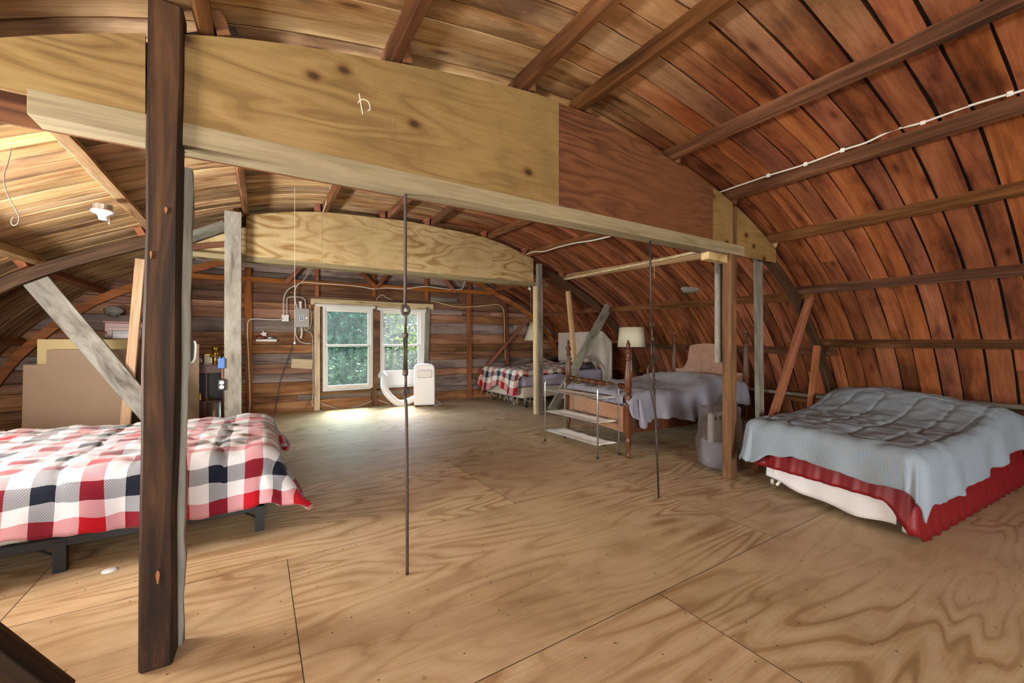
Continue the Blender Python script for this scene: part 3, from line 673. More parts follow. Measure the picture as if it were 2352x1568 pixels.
# ================================================================== beds and bedding
def quadmap(Q, La, Lb):
    """Q = foot-near, head-near, head-far, foot-far corners (x, y); s runs foot to head, t near to far"""
    q = [Vector(p) for p in Q]
    def f(s, t):
        a, b = s/La, t/Lb; p = q[0]*(1-a)*(1-b)+q[1]*a*(1-b)+q[2]*a*b+q[3]*(1-a)*b; return p
    return f
def drape(name, Q, top, over, hem, mat, hump=None, res=.028, thick=.014, flare=.16, cflare=.42, fold=(.02, 11), rad=.05, puff=.008, seed=0, floorz=.012, extra=None, smooth=True, sub=0, nz=1.0, zmin=None, cut=None):
    """cloth laid over a mattress top; over = overhang at foot, head, near, far"""
    q = [Vector(p) for p in Q]; La = (q[1]-q[0]).length; Lb = (q[3]-q[0]).length; f = quadmap(Q, La, Lb)
    o0, o1, o2, o3 = over; ns = int((La+o0+o1)/res); nt = int((Lb+o2+o3)/res)
    dA = ((q[1]-q[0]).normalized()+(q[2]-q[3]).normalized()).normalized(); dB = ((q[3]-q[0]).normalized()+(q[2]-q[1]).normalized()).normalized()
    vs = []; uvs = []; keep = []
    for i in range(ns+1):
        s = -o0+(La+o0+o1)*i/ns
        for j in range(nt+1):
            t = -o2+(Lb+o2+o3)*j/nt
            es = -s if s < 0 else (s-La if s > La else 0); et = -t if t < 0 else (t-Lb if t > Lb else 0)
            cs, ct = min(max(s, 0), La), min(max(t, 0), Lb); p = f(cs, ct); base = hump(cs, ct) if hump else 0
            d = math.hypot(es, et); P3 = Vector((s*1.0+seed*3.1, t, seed*1.7))
            z = top+base+puff*(noise.noise(P3*7)+.6*noise.noise(P3*15))*nz
            if extra: z += extra(s, t)*(1 if d < .12 else max(0, 1-(d-.12)*4))
            out = 0
            if d > 0:
                dr = (dA*(es*(-1 if s < 0 else 1))+dB*(et*(-1 if t < 0 else 1))); dr.normalize()
                corner = min(es, et)/(max(es, et)+1e-6); fl = flare+(cflare-flare)*corner**.6
                if callable(hem): d = d*hem(s, t)
                ql = rad*PI/2
                if d < ql: out = rad*math.sin(d/rad); dn = rad*(1-math.cos(d/rad))
                else: out = rad+(d-ql)*fl; dn = rad+(d-ql)*math.sqrt(max(.05, 1-fl*fl))
                w_ = min(1, max(0, dn-.03)/.25); par = (s if et > es else t)
                if corner > .05: par = par+math.atan2(es, et)*.5
                out += fold[0]*w_*(math.sin(par*fold[1]*2+seed)+.6*math.sin(par*fold[1]*3.3+1.3*seed)+.8*noise.noise(P3*4))
                out = max(out, .012)
                if z-dn < floorz: out += (floorz-(z-dn))*.7; z = floorz+.012*abs(noise.noise(P3*12))
                else: z -= dn
                p = p+dr*out
            n_ = noise.noise(P3*3+Vector((9, 1, 2)))*.006; vs.append((p.x+n_, p.y+n_, z)); uvs.append((s, t)); keep.append(not (cut and cut(s, t)))
    fs = []
    for i in range(ns):
        for j in range(nt):
            a = i*(nt+1)+j; k = (a, a+nt+1, a+nt+2, a+1)
            if all(keep[x] for x in k): fs.append(k)
    used = sorted({x for k in fs for x in k}); idx = {x: i for i, x in enumerate(used)}
    vs = [vs[x] for x in used]; uvs = [uvs[x] for x in used]; fs = [tuple(idx[x] for x in k) for k in fs]
    o = mesh_obj(name, vs, fs, mat, smooth=True); ul = o.data.uv_layers.new(name='UVMap')
    for lp in o.data.loops: ul.data[lp.index].uv = uvs[lp.vertex_index]
    if thick:
        m = o.modifiers.new('t', 'SOLIDIFY'); m.thickness = thick; m.offset = -1
    if sub: m = o.modifiers.new('s', 'SUBSURF'); m.levels = m.render_levels = sub
    return o
def slab(name, Q, z0, z1, mat, inset=0.0, parent=None, r=.03, bulge=.0):
    c = sum((Vector(p) for p in Q), Vector((0, 0)))/4; q = [Vector(p)+(c-Vector(p)).normalized()*inset for p in Q]
    m = MB(); m.add([(p.x, p.y, z) for z in (z0, z1) for p in q], [(0, 3, 2, 1), (4, 5, 6, 7), (0, 1, 5, 4), (1, 2, 6, 5), (2, 3, 7, 6), (3, 0, 4, 7)])
    o = m.build(name, mat, parent, bev=r); o.modifiers['b'].segments = 3; return o
def gauss(x, w_): return math.exp(-(x/w_)**2)

# --- bed A: near left, black metal platform with the buffalo plaid comforter
QA = [(.03, 2.90), (-1.90, 2.90), (-1.90, 4.22), (.03, 4.22)]
bA = thing('platform_bed', 'low black metal platform bed frame under the plaid comforter at left', 'bed', (-.93, 3.5, 0))
def child(o, root): o.parent = root; o.matrix_parent_inverse = root.matrix_world.inverted(); return o
bpy.context.view_layer.update()
Mi = Matrix.Translation((.93, -3.5, 0))
m = MB()
for y in (2.93, 4.19): m.box(-1.88, .0, y-.02, y+.02, .125, .165, Mi)
for x in (-1.88, -.93, .0): m.box(x-.02, x+.02, 2.95, 4.17, .125, .165, Mi)
for k in range(12): m.box(-1.8+k*.155, -1.78+k*.155, 2.95, 4.17, .15, .165, Mi)
m.build('frame', M['blackmetal'], bA, bev=.002)
for x in (-1.85, -.83, .015):
    for y in (2.925, 4.19):
        MB().box(x-.024, x+.024, y-.02, y+.02, 0, .15, Mi).tube([Mi @ Vector((x, y, .07)), Mi @ Vector((x-.10, y, .14))], .006, 6).build('leg', M['blackmetal'], bA)
tag(slab('mattress', [(-.0, 2.93), (-1.88, 2.93), (-1.88, 4.19), (0, 4.19)], .167, .44, M['mattress']), 'mattress hidden under the large plaid comforter at left', 'mattress')
def humpA(s, t): return .012*math.sin(s*3.1)*math.sin(t*4)+.01
def seamA(s, t):
    g = 0
    for c in (-.27, .42, 1.1): g += -.012*gauss(t-c, .012)
    for c in (.2, .85, 1.5): g += -.010*gauss(s-c-.02*math.sin(t*9), .012)
    return g
def hemA(s, t): return 1+.06*math.sin(s*5)+(.10 if s > 1.2 else 0)
cA = drape('comforter', QA, .478, (.36, .05, .33, .42), hemA, M['plaid'], hump=humpA, extra=seamA, seed=1, thick=.03, puff=.018, res=.02, fold=(.016, 8), cflare=.68, flare=.10, rad=.075, zmin=.0)
tag(cA, 'red, navy and white buffalo plaid comforter on the low bed at left', 'comforter')

# --- bed B: far plaid bed with tufted headboard
QB = [(3.82, 5.86), (5.72, 5.86), (5.72, 7.18), (3.82, 7.18)]
bB = thing('upholstered_bed', 'metal bed frame with a tufted ivory headboard, beyond the four-poster', 'bed', (4.8, 6.5, 0)); Mi = Matrix.Translation((-4.8, -6.5, 0))
m = MB(); m.box(3.86, 5.74, 5.90, 5.93, .13, .165, Mi).box(3.86, 5.74, 7.11, 7.14, .13, .165, Mi).box(3.9, 3.93, 5.9, 7.14, .13, .165, Mi).box(5.7, 5.73, 5.9, 7.14, .13, .165, Mi)
m.build('frame', M['blackmetal'], bB)
for x in (3.98, 5.6):
    for y in (5.95, 7.08): MB().lathe([(.02, 0), (.024, .03), (.012, .05), (.012, .14)], 10, Mi @ Matrix.Translation((x, y, 0))).build('leg', M['blackmetal'], bB)
hb = MB(); yy0, yy1, zt = 5.72, 7.33, 1.345
hb.prism([(yy0-6.5, .35), (yy1-6.5, .35), (yy1-6.5, zt), (yy0+.22-6.5, zt+.01), (yy0-6.5, zt-.20)], 5.76-4.8, 5.83-4.8, 'X')
H = hb.build('headboard', M['ivory'], bB, bev=.02); H.modifiers['b'].segments = 3
for iy in range(5):
    for iz in range(3): MB().lathe([(.016, -.004), (.016, .004), (.006, .010)], 10, Matrix.Translation((5.757-4.8, 6.02+iy*.26-6.5, .80+iz*.19)) @ Matrix.Rotation(-PI/2, 4, 'Y')).build('tuft_button', M['white'], H)
tag(slab('box_spring', [(3.84, 5.88), (5.72, 5.88), (5.72, 7.16), (3.84, 7.16)], .17, .36, M['mattress']), 'cream box spring with loose threads under the far plaid bed', 'box spring')
tag(slab('mattress', [(3.84, 5.88), (5.72, 5.88), (5.72, 7.16), (3.84, 7.16)], .365, .615, M['lavender'], r=.05), 'lavender sheeted mattress under the far plaid comforter', 'mattress')
m = MB(); rr = random.Random(8)
for k in range(60):
    if k < 34: x, y = 3.83, rr.uniform(5.9, 7.1)
    else: x, y = rr.uniform(3.83, 4.3), 5.87
    z = rr.uniform(.15, .2); a = rr.uniform(-.04, .04); b_ = rr.uniform(-.04, .04)
    m.tube([(x, y, z), (x+a, y+b_, z-rr.uniform(.02, .05)), (x+a*2, y-b_, z-rr.uniform(.05, .12))], .0022, 4)
m.build('loose_threads', M['mattress'], None); o = bpy.data.objects['loose_threads']; tag(o, 'loose white threads hanging off the foot of the far box spring', 'threads', kind='stuff')
def humpB(s, t): return .20*gauss(s-1.42, .30)*(.55+.45*math.sin(t*4.4+1.1))+.05*gauss(s-1.62, .2)*math.sin(t*9)
def hemB(s, t): return 1+.16*math.sin(t*6.5+.6)+.10*math.sin(s*7)
cB = drape('comforter', QB, .66, (.42, -.12, .14, .2), hemB, M['plaidwarm'], hump=humpB, seed=4, thick=.015, puff=.02, fold=(.022, 10), cflare=.4, rad=.05)
tag(cB, 'rumpled plaid comforter on the far bed by the tufted headboard', 'comforter')
pB = drape('pillow', [(5.28, 6.0), (5.68, 6.0), (5.68, 6.6), (5.28, 6.6)], .76, (.05, .05, .05, .05), None, M['sheet'], hump=lambda s, t: .09*math.sin(PI*min(1, s/.4))*math.sin(PI*min(1, t/.6)), seed=2, fold=(0, 1), thick=.0)
tag(pB, 'white pillow half under the rumpled plaid comforter', 'pillow')

# --- bed C: four-poster, slightly racked
QC = [(3.095, 2.828), (5.03, 2.74), (5.21, 3.88), (3.30, 3.99)]
bC = thing('four_poster_bed', 'mahogany four-poster bed with turned, fluted posts', 'bed', (4.15, 3.36, 0)); OC = Vector((4.15, 3.36, 0))
def turned_post(p, ht, parent):
    p = Vector((p[0], p[1], 0))-OC; T = Matrix.Translation(p)
    m = MB()
    m.lathe([(.017, 0), (.024, .02), (.024, .035), (.016, .05), (.019, .07), (.027, .15), (.028, .19), (.020, .205), (.030, .222), (.030, .235)], 20, T, flute=.10)
    m.box(p.x-.034, p.x+.034, p.y-.034, p.y+.034, .235, .50)
    m.lathe([(.030, .50), (.034, .515), (.022, .535), (.033, .555), (.037, .60), (.022, .635), (.034, .65), (.034, .665)], 20, T)
    zt = ht-.17
    m.lathe([(.026, .665), (.037, .72), (.036, .80), (.026, zt-.06), (.021, zt-.02)], 24, T, flute=.13)
    m.lathe([(.021, zt-.02), (.031, zt-.008), (.031, zt+.004), (.020, zt+.02), (.026, zt+.05), (.034, zt+.075), (.034, zt+.085), (.015, zt+.10), (.013, zt+.11), (.021, zt+.13), (.017, zt+.15), (.009, zt+.16), (.013, zt+.172), (.004, zt+.18)], 18, T)
    o = m.build('post', M['mahogany'], parent); autosmooth(o, 50); return o
for p, h in zip((QC[0], QC[1], QC[2], QC[3]), (1.145, 1.31, 1.31, 1.155)): turned_post(p, h, bC)
def span3(a, b, z, off=0): a = Vector((*a, z))-OC; b = Vector((*b, z))-OC; return a, b
def turned_rail(a, b, prof, parent, nm):
    d = (b-a); L = d.length; T = Matrix.Translation(a) @ d.to_track_quat('Z', 'Y').to_matrix().to_4x4()
    m = MB(); m.lathe([(r, t*L) for r, t in prof], 18, T); o = m.build(nm, M['mahogany'], parent); autosmooth(o, 60); return o
a, b = span3(QC[0], QC[3], .695)
half = [(.012, .0), (.012, .03), (.030, .06), (.030, .12), (.014, .15), (.014, .17), (.020, .20), (.030, .27), (.018, .31), (.018, .33), (.030, .345), (.030, .40), (.017, .425), (.017, .435), (.029, .455)]
turned_rail(a, b, half+[(r, 1-t) for r, t in half[::-1]], bC, 'foot_rail')
def plank3(nm, a, b, z0, z1, th, parent, mat, ztop=None):
    a = Vector((*a, 0))-OC; b = Vector((*b, 0))-OC; d = (b-a).normalized(); n_ = Vector((-d.y, d.x, 0))*th/2; a = a+d*.03; b = b-d*.03; N = 24; L = (b-a).length
    prof = [(a+(b-a)*k/N, (ztop(k/N) if ztop else z1)) for k in range(N+1)]
    vs = [p+n_*sg+Vector((0, 0, z0)) for sg in (-1, 1) for p, z in prof]+[p+n_*sg+Vector((0, 0, z)) for sg in (-1, 1) for p, z in prof]
    n = N+1; fs = []
    for k in range(N): fs += [(k, k+1, 2*n+k+1, 2*n+k), (n+k+1, n+k, 3*n+k, 3*n+k+1), (2*n+k, 2*n+k+1, 3*n+k+1, 3*n+k), (k+1, k, n+k, n+k+1)]
    fs += [(0, 2*n, 3*n, n), (n-1, 2*n-1, 4*n-1, 3*n-1)]
    m = MB(); m.add(vs, fs); return m.build(nm, mat, parent)
plank3('foot_panel', QC[0], QC[3], .24, .50, .022, bC, M['headpanel'])
def hbz(t):
    e = min(t, 1-t)
    if e < .10: return .76
    if e < .24: return .76+.0+.33*(1-math.sqrt(max(0, 1-((e-.10)/.14)**2)))
    return 1.09+.03*math.sin(PI*(e-.24)/.52)
plank3('headboard', QC[1], QC[2], .25, 1.0, .025, bC, M['headpanel'], hbz)
for a_, b_ in ((QC[0], QC[1]), (QC[3], QC[2])): plank3('side_rail', a_, b_, .24, .385, .028, bC, M['mahogany'])
def ins(Q, k): c = sum((Vector(p) for p in Q), Vector((0, 0)))/4; return [tuple(Vector(p)+(c-Vector(p)).normalized()*k) for p in Q]
tag(slab('box_spring', ins(QC, .06), .28, .40, M['greycloth']), 'grey box spring inside the four-poster bed', 'box spring')
tag(slab('mattress', ins(QC, .055), .405, .60, M['greycloth'], r=.04), 'mattress under the plain grey comforter on the four-poster bed', 'mattress')
def humpC(s, t): return .13*gauss(s-1.45, .38)*(.75+.25*math.sin(t*3.2))+.012*math.sin(s*6+t*3)
def hemC(s, t):
    if t < 0: return .78+.30*math.exp(-((s-.75)/.5)**2)+.12*math.sin(s*8)
    return 1+.12*math.sin(s*6+t*8)
def exC(s, t):
    g = 0
    for c in (.35, .78): g -= .010*gauss(t-c-.03*math.sin(s*4), .012)
    for c in (.5, .95, 1.4): g -= .009*gauss(s-c-.02*math.sin(t*8), .012)
    return g+.012*noise.noise(Vector((s*9, t*5, 3)))
cC = drape('comforter', ins(QC, .03), .63, (.14, .0, .33, .2), hemC, M['greycloth'], hump=humpC, extra=exC, seed=6, thick=.018, puff=.016, fold=(.026, 9), cflare=.30, flare=.08, rad=.06, res=.022,
           cut=lambda s, t: (s < -.02 and -.02 < t < .03))
tag(cC, 'plain grey comforter crumpled over the four-poster bed', 'comforter')
# loose corner bunch of the comforter beside the foot post
m = MB(); P0 = Vector((3.12, 2.77, .58)); pr = [(.012, 0), (.022, -.07), (.036, -.16), (.046, -.24), (.040, -.28), (.016, -.29)]
vs = []; fs = []; n = 16
for r, z in pr[::-1]:
    for k in range(n):
        a = 2*PI*k/n; rr_ = r*(1+.18*math.sin(3*a+z*20)); vs.append(P0+Vector((.05-z*.22+rr_*math.cos(a), -.02+rr_*math.sin(a)*.7, z)))
for i in range(len(pr)-1):
    for k in range(n): a = i*n+k; b = i*n+(k+1) % n; fs.append((a, b, b+n, a+n))
fs += [tuple(range(n-1, -1, -1)), tuple(range((len(pr)-1)*n, len(pr)*n))]
o = m.add(vs, fs).build('hanging_corner', M['greycloth'], cC, smooth=True)

# --- bed D: striped comforter, crimson skirt
QD = [(3.17, .80), (5.22, .68), (5.40, 1.72), (3.40, 1.76)]
bD = thing('rolling_bed', 'steel bed frame on casters under the striped comforter at right', 'bed', (4.3, 1.3, 0)); OD = Vector((4.3, 1.3, 0))
m = MB()
for a_, b_ in ((0, 1), (1, 2), (2, 3), (3, 0)):
    q = ins(QD, .09); m.tube([Vector((*q[a_], .13))-OD, Vector((*q[b_], .13))-OD], .015, 6)
m.build('frame', M['blackmetal'], bD)
q = ins(QD, .13)
for p in q:
    T = Matrix.Translation(Vector((*p, 0))-OD); lg = MB().box(-.02, .02, -.02, .02, .05, .13, T).build('leg', M['blackmetal'], bD)
    MB().lathe([(.008, -.012), (.024, -.012), (.026, -.006), (.026, .006), (.024, .012), (.008, .012)], 16, T @ Matrix.Translation((0, 0, .027)) @ Matrix.Rotation(PI/2, 4, 'X')).build('caster', M['ivory'], lg)
tag(slab('box_spring', ins(QD, .05), .155, .30, M['sheet']), 'white box spring under the striped comforter', 'box spring')
tag(slab('mattress', ins(QD, .04), .305, .50, M['sheet'], r=.04), 'mattress hidden under the striped comforter', 'mattress')
def skirt(nm, pts, ztop, zbot, mat, gath, amp, out, thick=.004, n=220):
    """gathered strip of cloth hanging from a line"""
    P = [Vector(p) for p in pts]; Ls = [0]
    for a_, b_ in zip(P, P[1:]): Ls.append(Ls[-1]+(b_-a_).length)
    vs = []; fs = []; uv = []; rows = 7
    for i in range(n+1):
        s = Ls[-1]*i/n; k = max(j for j in range(len(P)-1) if Ls[j] <= s+1e-9); tt = (s-Ls[k])/(Ls[k+1]-Ls[k]); p = P[k]+(P[k+1]-P[k])*tt
        d = (P[k+1]-P[k]).normalized(); nn = Vector((d.y, -d.x)); zb = zbot(s) if callable(zbot) else zbot; zt = ztop(s) if callable(ztop) else ztop
        for j in range(rows):
            v = j/(rows-1); g = amp*(math.sin(s*gath)+.5*math.sin(s*gath*2.3+1))*(.2+.8*v)
            vs.append((p.x+nn.x*(out*v+g+.01), p.y+nn.y*(out*v+g+.01), zt+(zb-zt)*v)); uv.append((s, v))
    for i in range(n):
        for j in range(rows-1): a = i*rows+j; fs.append((a, a+1, a+rows+1, a+rows))
    o = mesh_obj(nm, vs, fs, mat, smooth=True); md = o.modifiers.new('t', 'SOLIDIFY'); md.thickness = thick; return o
q = [Vector(p) for p in QD]
L30 = (q[3]-q[0]).length
tag(skirt('bed_skirt', [q[3]+Vector((-.005, 0)), q[0]+Vector((-.02, -.02)), q[1]+Vector((0, -.02))], .33,
          lambda s: (.175+.03*min(1, s/L30)) if s < L30-.10 else (.205-(.193)*min(1, (s-L30+.10)/.16)), M['crimson'], 46, .006, .025), 'gathered crimson bed skirt below the striped comforter', 'bed skirt')
m_ = skirt('fitted_sheet', [q[3]+Vector((.0, -.08)), q[0]+Vector((.0, .05))], .22, lambda s: .10-.05*math.sin(PI*min(1, max(0, s/1.05)))+.008*math.sin(s*17)-.02*(s > .9)*(s-.9)*3, M['sheet'], 13, .006, .01, n=120)
tag(m_, 'white sheet sagging below the crimson bed skirt', 'sheet')
m = MB(); m.tube(smooth_path([(3.40, 1.60, .22), (3.37, 1.61, .15), (3.38, 1.58, .10), (3.36, 1.60, .05)], 5), .020, 8, taper=lambda t: 1-.5*t); tag(m.build('cloth_tie', M['ivory'], smooth=True), 'limp pale cloth end hanging at the foot of the striped bed', 'cloth')
def stad(s, t, c, w_, s0, s1):
    """distance to the outline of a long round-ended loop"""
    cs = min(max(s, s0), s1); return abs(math.hypot(s-cs, t-c)-w_)
def exD(s, t):
    g = 0
    for c in (.27, .70): g -= .013*gauss(stad(s, t, c, .105, .16, 1.35), .011)
    for c in (.02, .98): g -= .010*gauss(t-c, .010)*(1 if s > .1 else 0)
    g += .006*noise.noise(Vector((s*12, t*5, 0)))*gauss(s-.55, .4)
    g += .009*noise.noise(Vector((s*6+t*9, t*4-s*8, 5)))*gauss(s-.8, .35)*gauss(t-.6, .4)
    return g
def humpD(s, t): return .19*gauss(s-1.55, .42)*(.70+.30*math.sin((t-.1)*3.0))+.02*gauss(s-.4, .4)*gauss(t-.55, .25)
def hemD(s, t):
    if t < 0: return 1.0+.04*math.sin(max(0, s)*5)
    if s < 0: return 1+.03*math.sin(t*9)+.40*gauss(t-1.0, .13)
    return 1
cD = drape('comforter', QD, .53, (.27, -.05, .33, .30), hemD, M['ticking'], hump=humpD, extra=exD, seed=9, thick=.014, puff=.014, fold=(.012, 7), cflare=.20, flare=.13, rad=.085, res=.0125)
tag(cD, 'blue grey pinstriped comforter with looping quilt stitching on the right bed', 'comforter')

# ================================================================== rack, lamps, bag
rk = thing('shoe_rack', 'three tier metal rack with white cloth shelves beside the four-poster', 'rack', (2.965, 3.395, 0))
rx, ry = .145, .43
for sy in (-1, 1):
    pts = [(-rx, sy*ry, 0), (-rx, sy*ry, .655)]+[(-rx+.05*(1-math.cos(a)), sy*ry, .655+.05*math.sin(a)) for a in (.4, .8, 1.2, PI/2)]+[(rx-.05*(1-math.cos(a)), sy*ry, .655+.05*math.sin(a)) for a in (PI/2, 1.2, .8, .4)]+[(rx, sy*ry, .655), (rx, sy*ry, 0)]
    fr = MB().tube(pts, .009, 10).build('end_frame', M['chrome'], rk, smooth=True)
    for sx in (-1, 1): MB().lathe([(.011, 0), (.012, .02)], 10, Matrix.Translation((sx*rx, sy*ry, 0))).build('foot_cap', M['blackmetal'], fr)
for z in (.585, .345, .125):
    m = MB(); N = 12; K = 6
    vs = []
    for i in range(N+1):
        for k in range(K+1):
            u, v = i/N*2-1, k/K*2-1; vs.append((v*(rx-.012), u*(ry-.012), z-.016*(1-v*v)*(1-u**4)+.004*math.sin(i*2.1+k)))
    m.add(vs, [(i*(K+1)+k, (i+1)*(K+1)+k, (i+1)*(K+1)+k+1, i*(K+1)+k+1) for i in range(N) for k in range(K)])
    sh = m.build('cloth_shelf', M['shelfcloth'], rk, smooth=True); md = sh.modifiers.new('t', 'SOLIDIFY'); md.thickness = .003; md.offset = 0
    for sx in (-1, 1): MB().tube([(sx*rx, -ry, z), (sx*rx, ry, z)], .0045, 8).build('rod', M['blackmetal'] if sx > 0 else M['chrome'], sh)
    MB().tube([(-.02, -ry+.02, z-.022), (.02, ry-.02, z-.022)], .003, 6).build('rod', M['blackmetal'], sh)

def lamp(name, label, loc, prof, zb, ht, pole_r, cat='lamp', base=.13):
    r = thing(name, label, cat, loc)
    autosmooth(MB().lathe([(base, 0), (base, .012), (base*.7, .022), (.02, .035), (.013, .06)], 28).build('base', M['chrome'], r))
    MB().tube([(0, 0, .05), (0, 0, ht)], pole_r, 10).build('pole', M['chrome'], r, smooth=True)
    m = MB(); m.lathe(prof, 40, caps=False); s = m.build('lamp_shade', M['shade'], r, smooth=True); md = s.modifiers.new('t', 'SOLIDIFY'); md.thickness = .003
    MB().lathe([(.02, ht-.02), (.03, ht+.02), (.028, ht+.06), (.01, ht+.085)], 14).build('bulb', M['porcelain'], r, smooth=True)
    return r
lamp('floor_lamp', 'floor lamp with a cream drum shade behind the four-poster bed', (4.84, 4.36, 0), [(.205, 1.065), (.180, 1.36)], 1.07, 1.18, .009)
l2 = lamp('floor_lamp', 'lamp with a flared ivory shade half hidden by the weathered grey post', (5.12, 7.38, 0), [(.205, 1.17), (.075, 1.56)], 1.2, 1.30, .010, base=.09)

# clear bag with a grey roll inside
bg_ = thing('bagged_roll', 'clear plastic bag holding a grey roll, behind the brown square post', 'bag', (3.60, 2.20, 0))
m = MB(); vs = []; n = 28; prof = [(.13, .012), (.165, .03), (.165, .12), (.155, .24), (.11, .25), (.10, .16)]
m.lathe(prof, n, caps=True); m.build('grey_roll', M['greycloth'], bg_, smooth=True)
m = MB(); m.box(-.15, .14, -.03, .03, .22, .50); o = m.build('folded_curtain', plain('curtain_taupe', (.30, .27, .26), .8), bg_, bev=.02)
for k in range(4): MB().lathe([(.010, -.002), (.018, -.002), (.018, .003), (.010, .003)], 14, Matrix.Translation((-.115+k*.075, -.034, .455)) @ Matrix.Rotation(PI/2, 4, 'X'), caps=True).build('grommet', M['blackmetal'], o)
mb, nb, lb, pb = newmat('clear_plastic'); nb.remove(pb)
tr = nb.new('ShaderNodeBsdfTransparent'); gl = nb.new('ShaderNodeBsdfGlossy'); gl.inputs['Roughness'].default_value = .12; mx = nb.new('ShaderNodeMixShader'); lw = nb.new('ShaderNodeLayerWeight'); lw.inputs[0].default_value = .35
tr.inputs[0].default_value = (.95, .95, .96, 1)
tcb = nb.new('ShaderNodeTexCoord'); nzb = nb.new('ShaderNodeTexNoise'); nzb.inputs['Scale'].default_value = 22; nzb.inputs['Detail'].default_value = 5; nzb.inputs['Distortion'].default_value = 1.5; bpb = nb.new('ShaderNodeBump'); bpb.inputs['Strength'].default_value = .9; bpb.inputs['Distance'].default_value = .03
lb.new(tcb.outputs['Object'], nzb.inputs[0]); lb.new(nzb.outputs[0], bpb.inputs['Height']); lb.new(bpb.outputs[0], gl.inputs['Normal']); lb.new(bpb.outputs[0], lw.inputs['Normal'])
lb.new(mathn(nb, lb, 'ADD', mathn(nb, lb, 'MULTIPLY', lw.outputs['Facing'], .6), .10), mx.inputs[0]); lb.new(tr.outputs[0], mx.inputs[1]); lb.new(gl.outputs[0], mx.inputs[2]); df = nb.new('ShaderNodeBsdfTranslucent'); df.inputs[0].default_value = (.8, .8, .82, 1); mx2 = nb.new('ShaderNodeMixShader'); mx2.inputs[0].default_value = .14
lb.new(mx.outputs[0], mx2.inputs[1]); lb.new(df.outputs[0], mx2.inputs[2]); lb.new(mx2.outputs[0], nb['Material Output'].inputs[0])
M['clear'] = mb
vs = []; fs = []; rows = 26; n = 40
for i in range(rows):
    v = i/(rows-1); z = .006+v*.545
    r = .205+.03*v
    if v < .06: r += .05*(1-v/.06)
    for k in range(n):
        a = 2*PI*k/n; rr_ = r*(1+.10*noise.noise(Vector((math.cos(a)*2.2, math.sin(a)*2.2, z*7)))+.05*noise.noise(Vector((math.cos(a)*6, math.sin(a)*6, z*16)))); sy = .80-.45*max(0, v-.45)
        vs.append((rr_*math.cos(a), rr_*math.sin(a)*sy, z+(.02*math.sin(3*a) if v > .95 else 0)))
for i in range(rows-1):
    for k in range(n): a = i*n+k; b = i*n+(k+1) % n; fs.append((a, b, b+n, a+n))
fs += [tuple(range((rows-1)*n, rows*n))]
mesh_obj('plastic_cover', vs, fs, M['clear'], bg_, smooth=True)
mk = MB()
ringc = Vector((-.07, -.158, .10))
pts = [ringc+Vector((.022*math.cos(a), -.004-.004*0, .022*math.sin(a))) for a in [2*PI*k/16 for k in range(17)]]
mk.tube(pts, .0025, 5); mk.tube([ringc+Vector((-.010, -.004, -.008)), ringc+Vector((.010, -.004, .010))], .002, 5); mk.tube([ringc+Vector((-.006, -.004, .010)), ringc+Vector((.008, -.004, -.010))], .002, 5)
for k in range(4): mk.tube([ringc+Vector((.0, -.004, .045+k*.012)), ringc+Vector((.075-.01*k, .008, .045+k*.012))], .0012, 4)
mk.build('printed_mark', M['blackcable'], bg_)

# ================================================================== iron tie rods
def link(m, c, rx_, rz_, r, rot=0, n=18):
    m.tube([Vector(c)+Vector((rx_*math.cos(a)*math.cos(rot), rx_*math.cos(a)*math.sin(rot), rz_*math.sin(a))) for a in [2*PI*k/n for k in range(n+1)]], r, 8, caps=False)
def tie_rod(base, top, pts, label, ya):
    r = thing('tie_rod', label, 'rod', base); b = Vector(base); loc = lambda p: Vector(p)-b
    P = lambda x, y: loc(onY(x, y, ya))
    return r, P
ya = 1.985
r1, P = tie_rod(onY(935, 1318, ya)*1, None, None, 'long iron rod with a turnbuckle, hanging in front of the window to the floor', ya); r1.location.z = 0
b0 = Vector(r1.location); P = lambda x, y: onY(x, y, ya)-b0
rd = .0075
def straight(a, b, n=10): return [a+(b-a)*i/n for i in range(n+1)]
top = P(931, 436)
m = MB(); m.tube(smooth_path([top, P(931, 560), P(930, 690), P(924, 703), P(924, 716), P(931, 722), P(939, 716), P(937, 706), P(929, 700)], 8), rd, 10); m.build('upper_rod', M['iron'], r1, smooth=True)
m = MB(); m.tube([P(932, 716), P(932, 724), P(931, 770)], rd*.9, 8); m.build('upper_eye', M['iron'], r1, smooth=True)
m = MB()
for dx in (-2.6, 2.6): m.tube([P(931+dx, 772), P(931+dx, 852)], .0052, 8)
for y0, y1 in ((764, 776), (848, 862)): m.tube([P(931, y0), P(931, y0+3), P(931, y1-3), P(931, y1)], .0135, 10)
m.build('turnbuckle', M['iron'], r1, smooth=True)
m = MB(); m.tube([P(932, 856), P(932, 890)], rd*.9, 8); link(m, P(932, 898), .014, .014, rd*.85); m.build('lower_eye', M['iron'], r1, smooth=True)
m = MB(); m.tube(smooth_path([P(938, 904), P(930, 893), P(926, 900), P(930, 912), P(933, 935), P(934, 1000), P(935, 1150), P(935.5, 1322)], 8), rd, 10); m.build('lower_rod', M['iron'], r1, smooth=True)
r2, P_ = tie_rod(onY(1513, 1140, ya), None, None, 'long iron rod with chain-like links, hanging before the four-poster bed', ya); r2.location.z = 0
b1 = Vector(r2.location); P = lambda x, y: onY(x, y, ya)-b1
m = MB(); m.tube([P(1493, 546), P(1494, 620), P(1496, 735)], rd, 10); m.build('upper_rod', M['iron'], r2, smooth=True)
m = MB(); link(m, P(1497, 745), .016, .022, .0055); m.tube([P(1497, 752), P(1498, 778)], rd, 8); m.build('upper_link', M['iron'], r2, smooth=True)
m = MB()
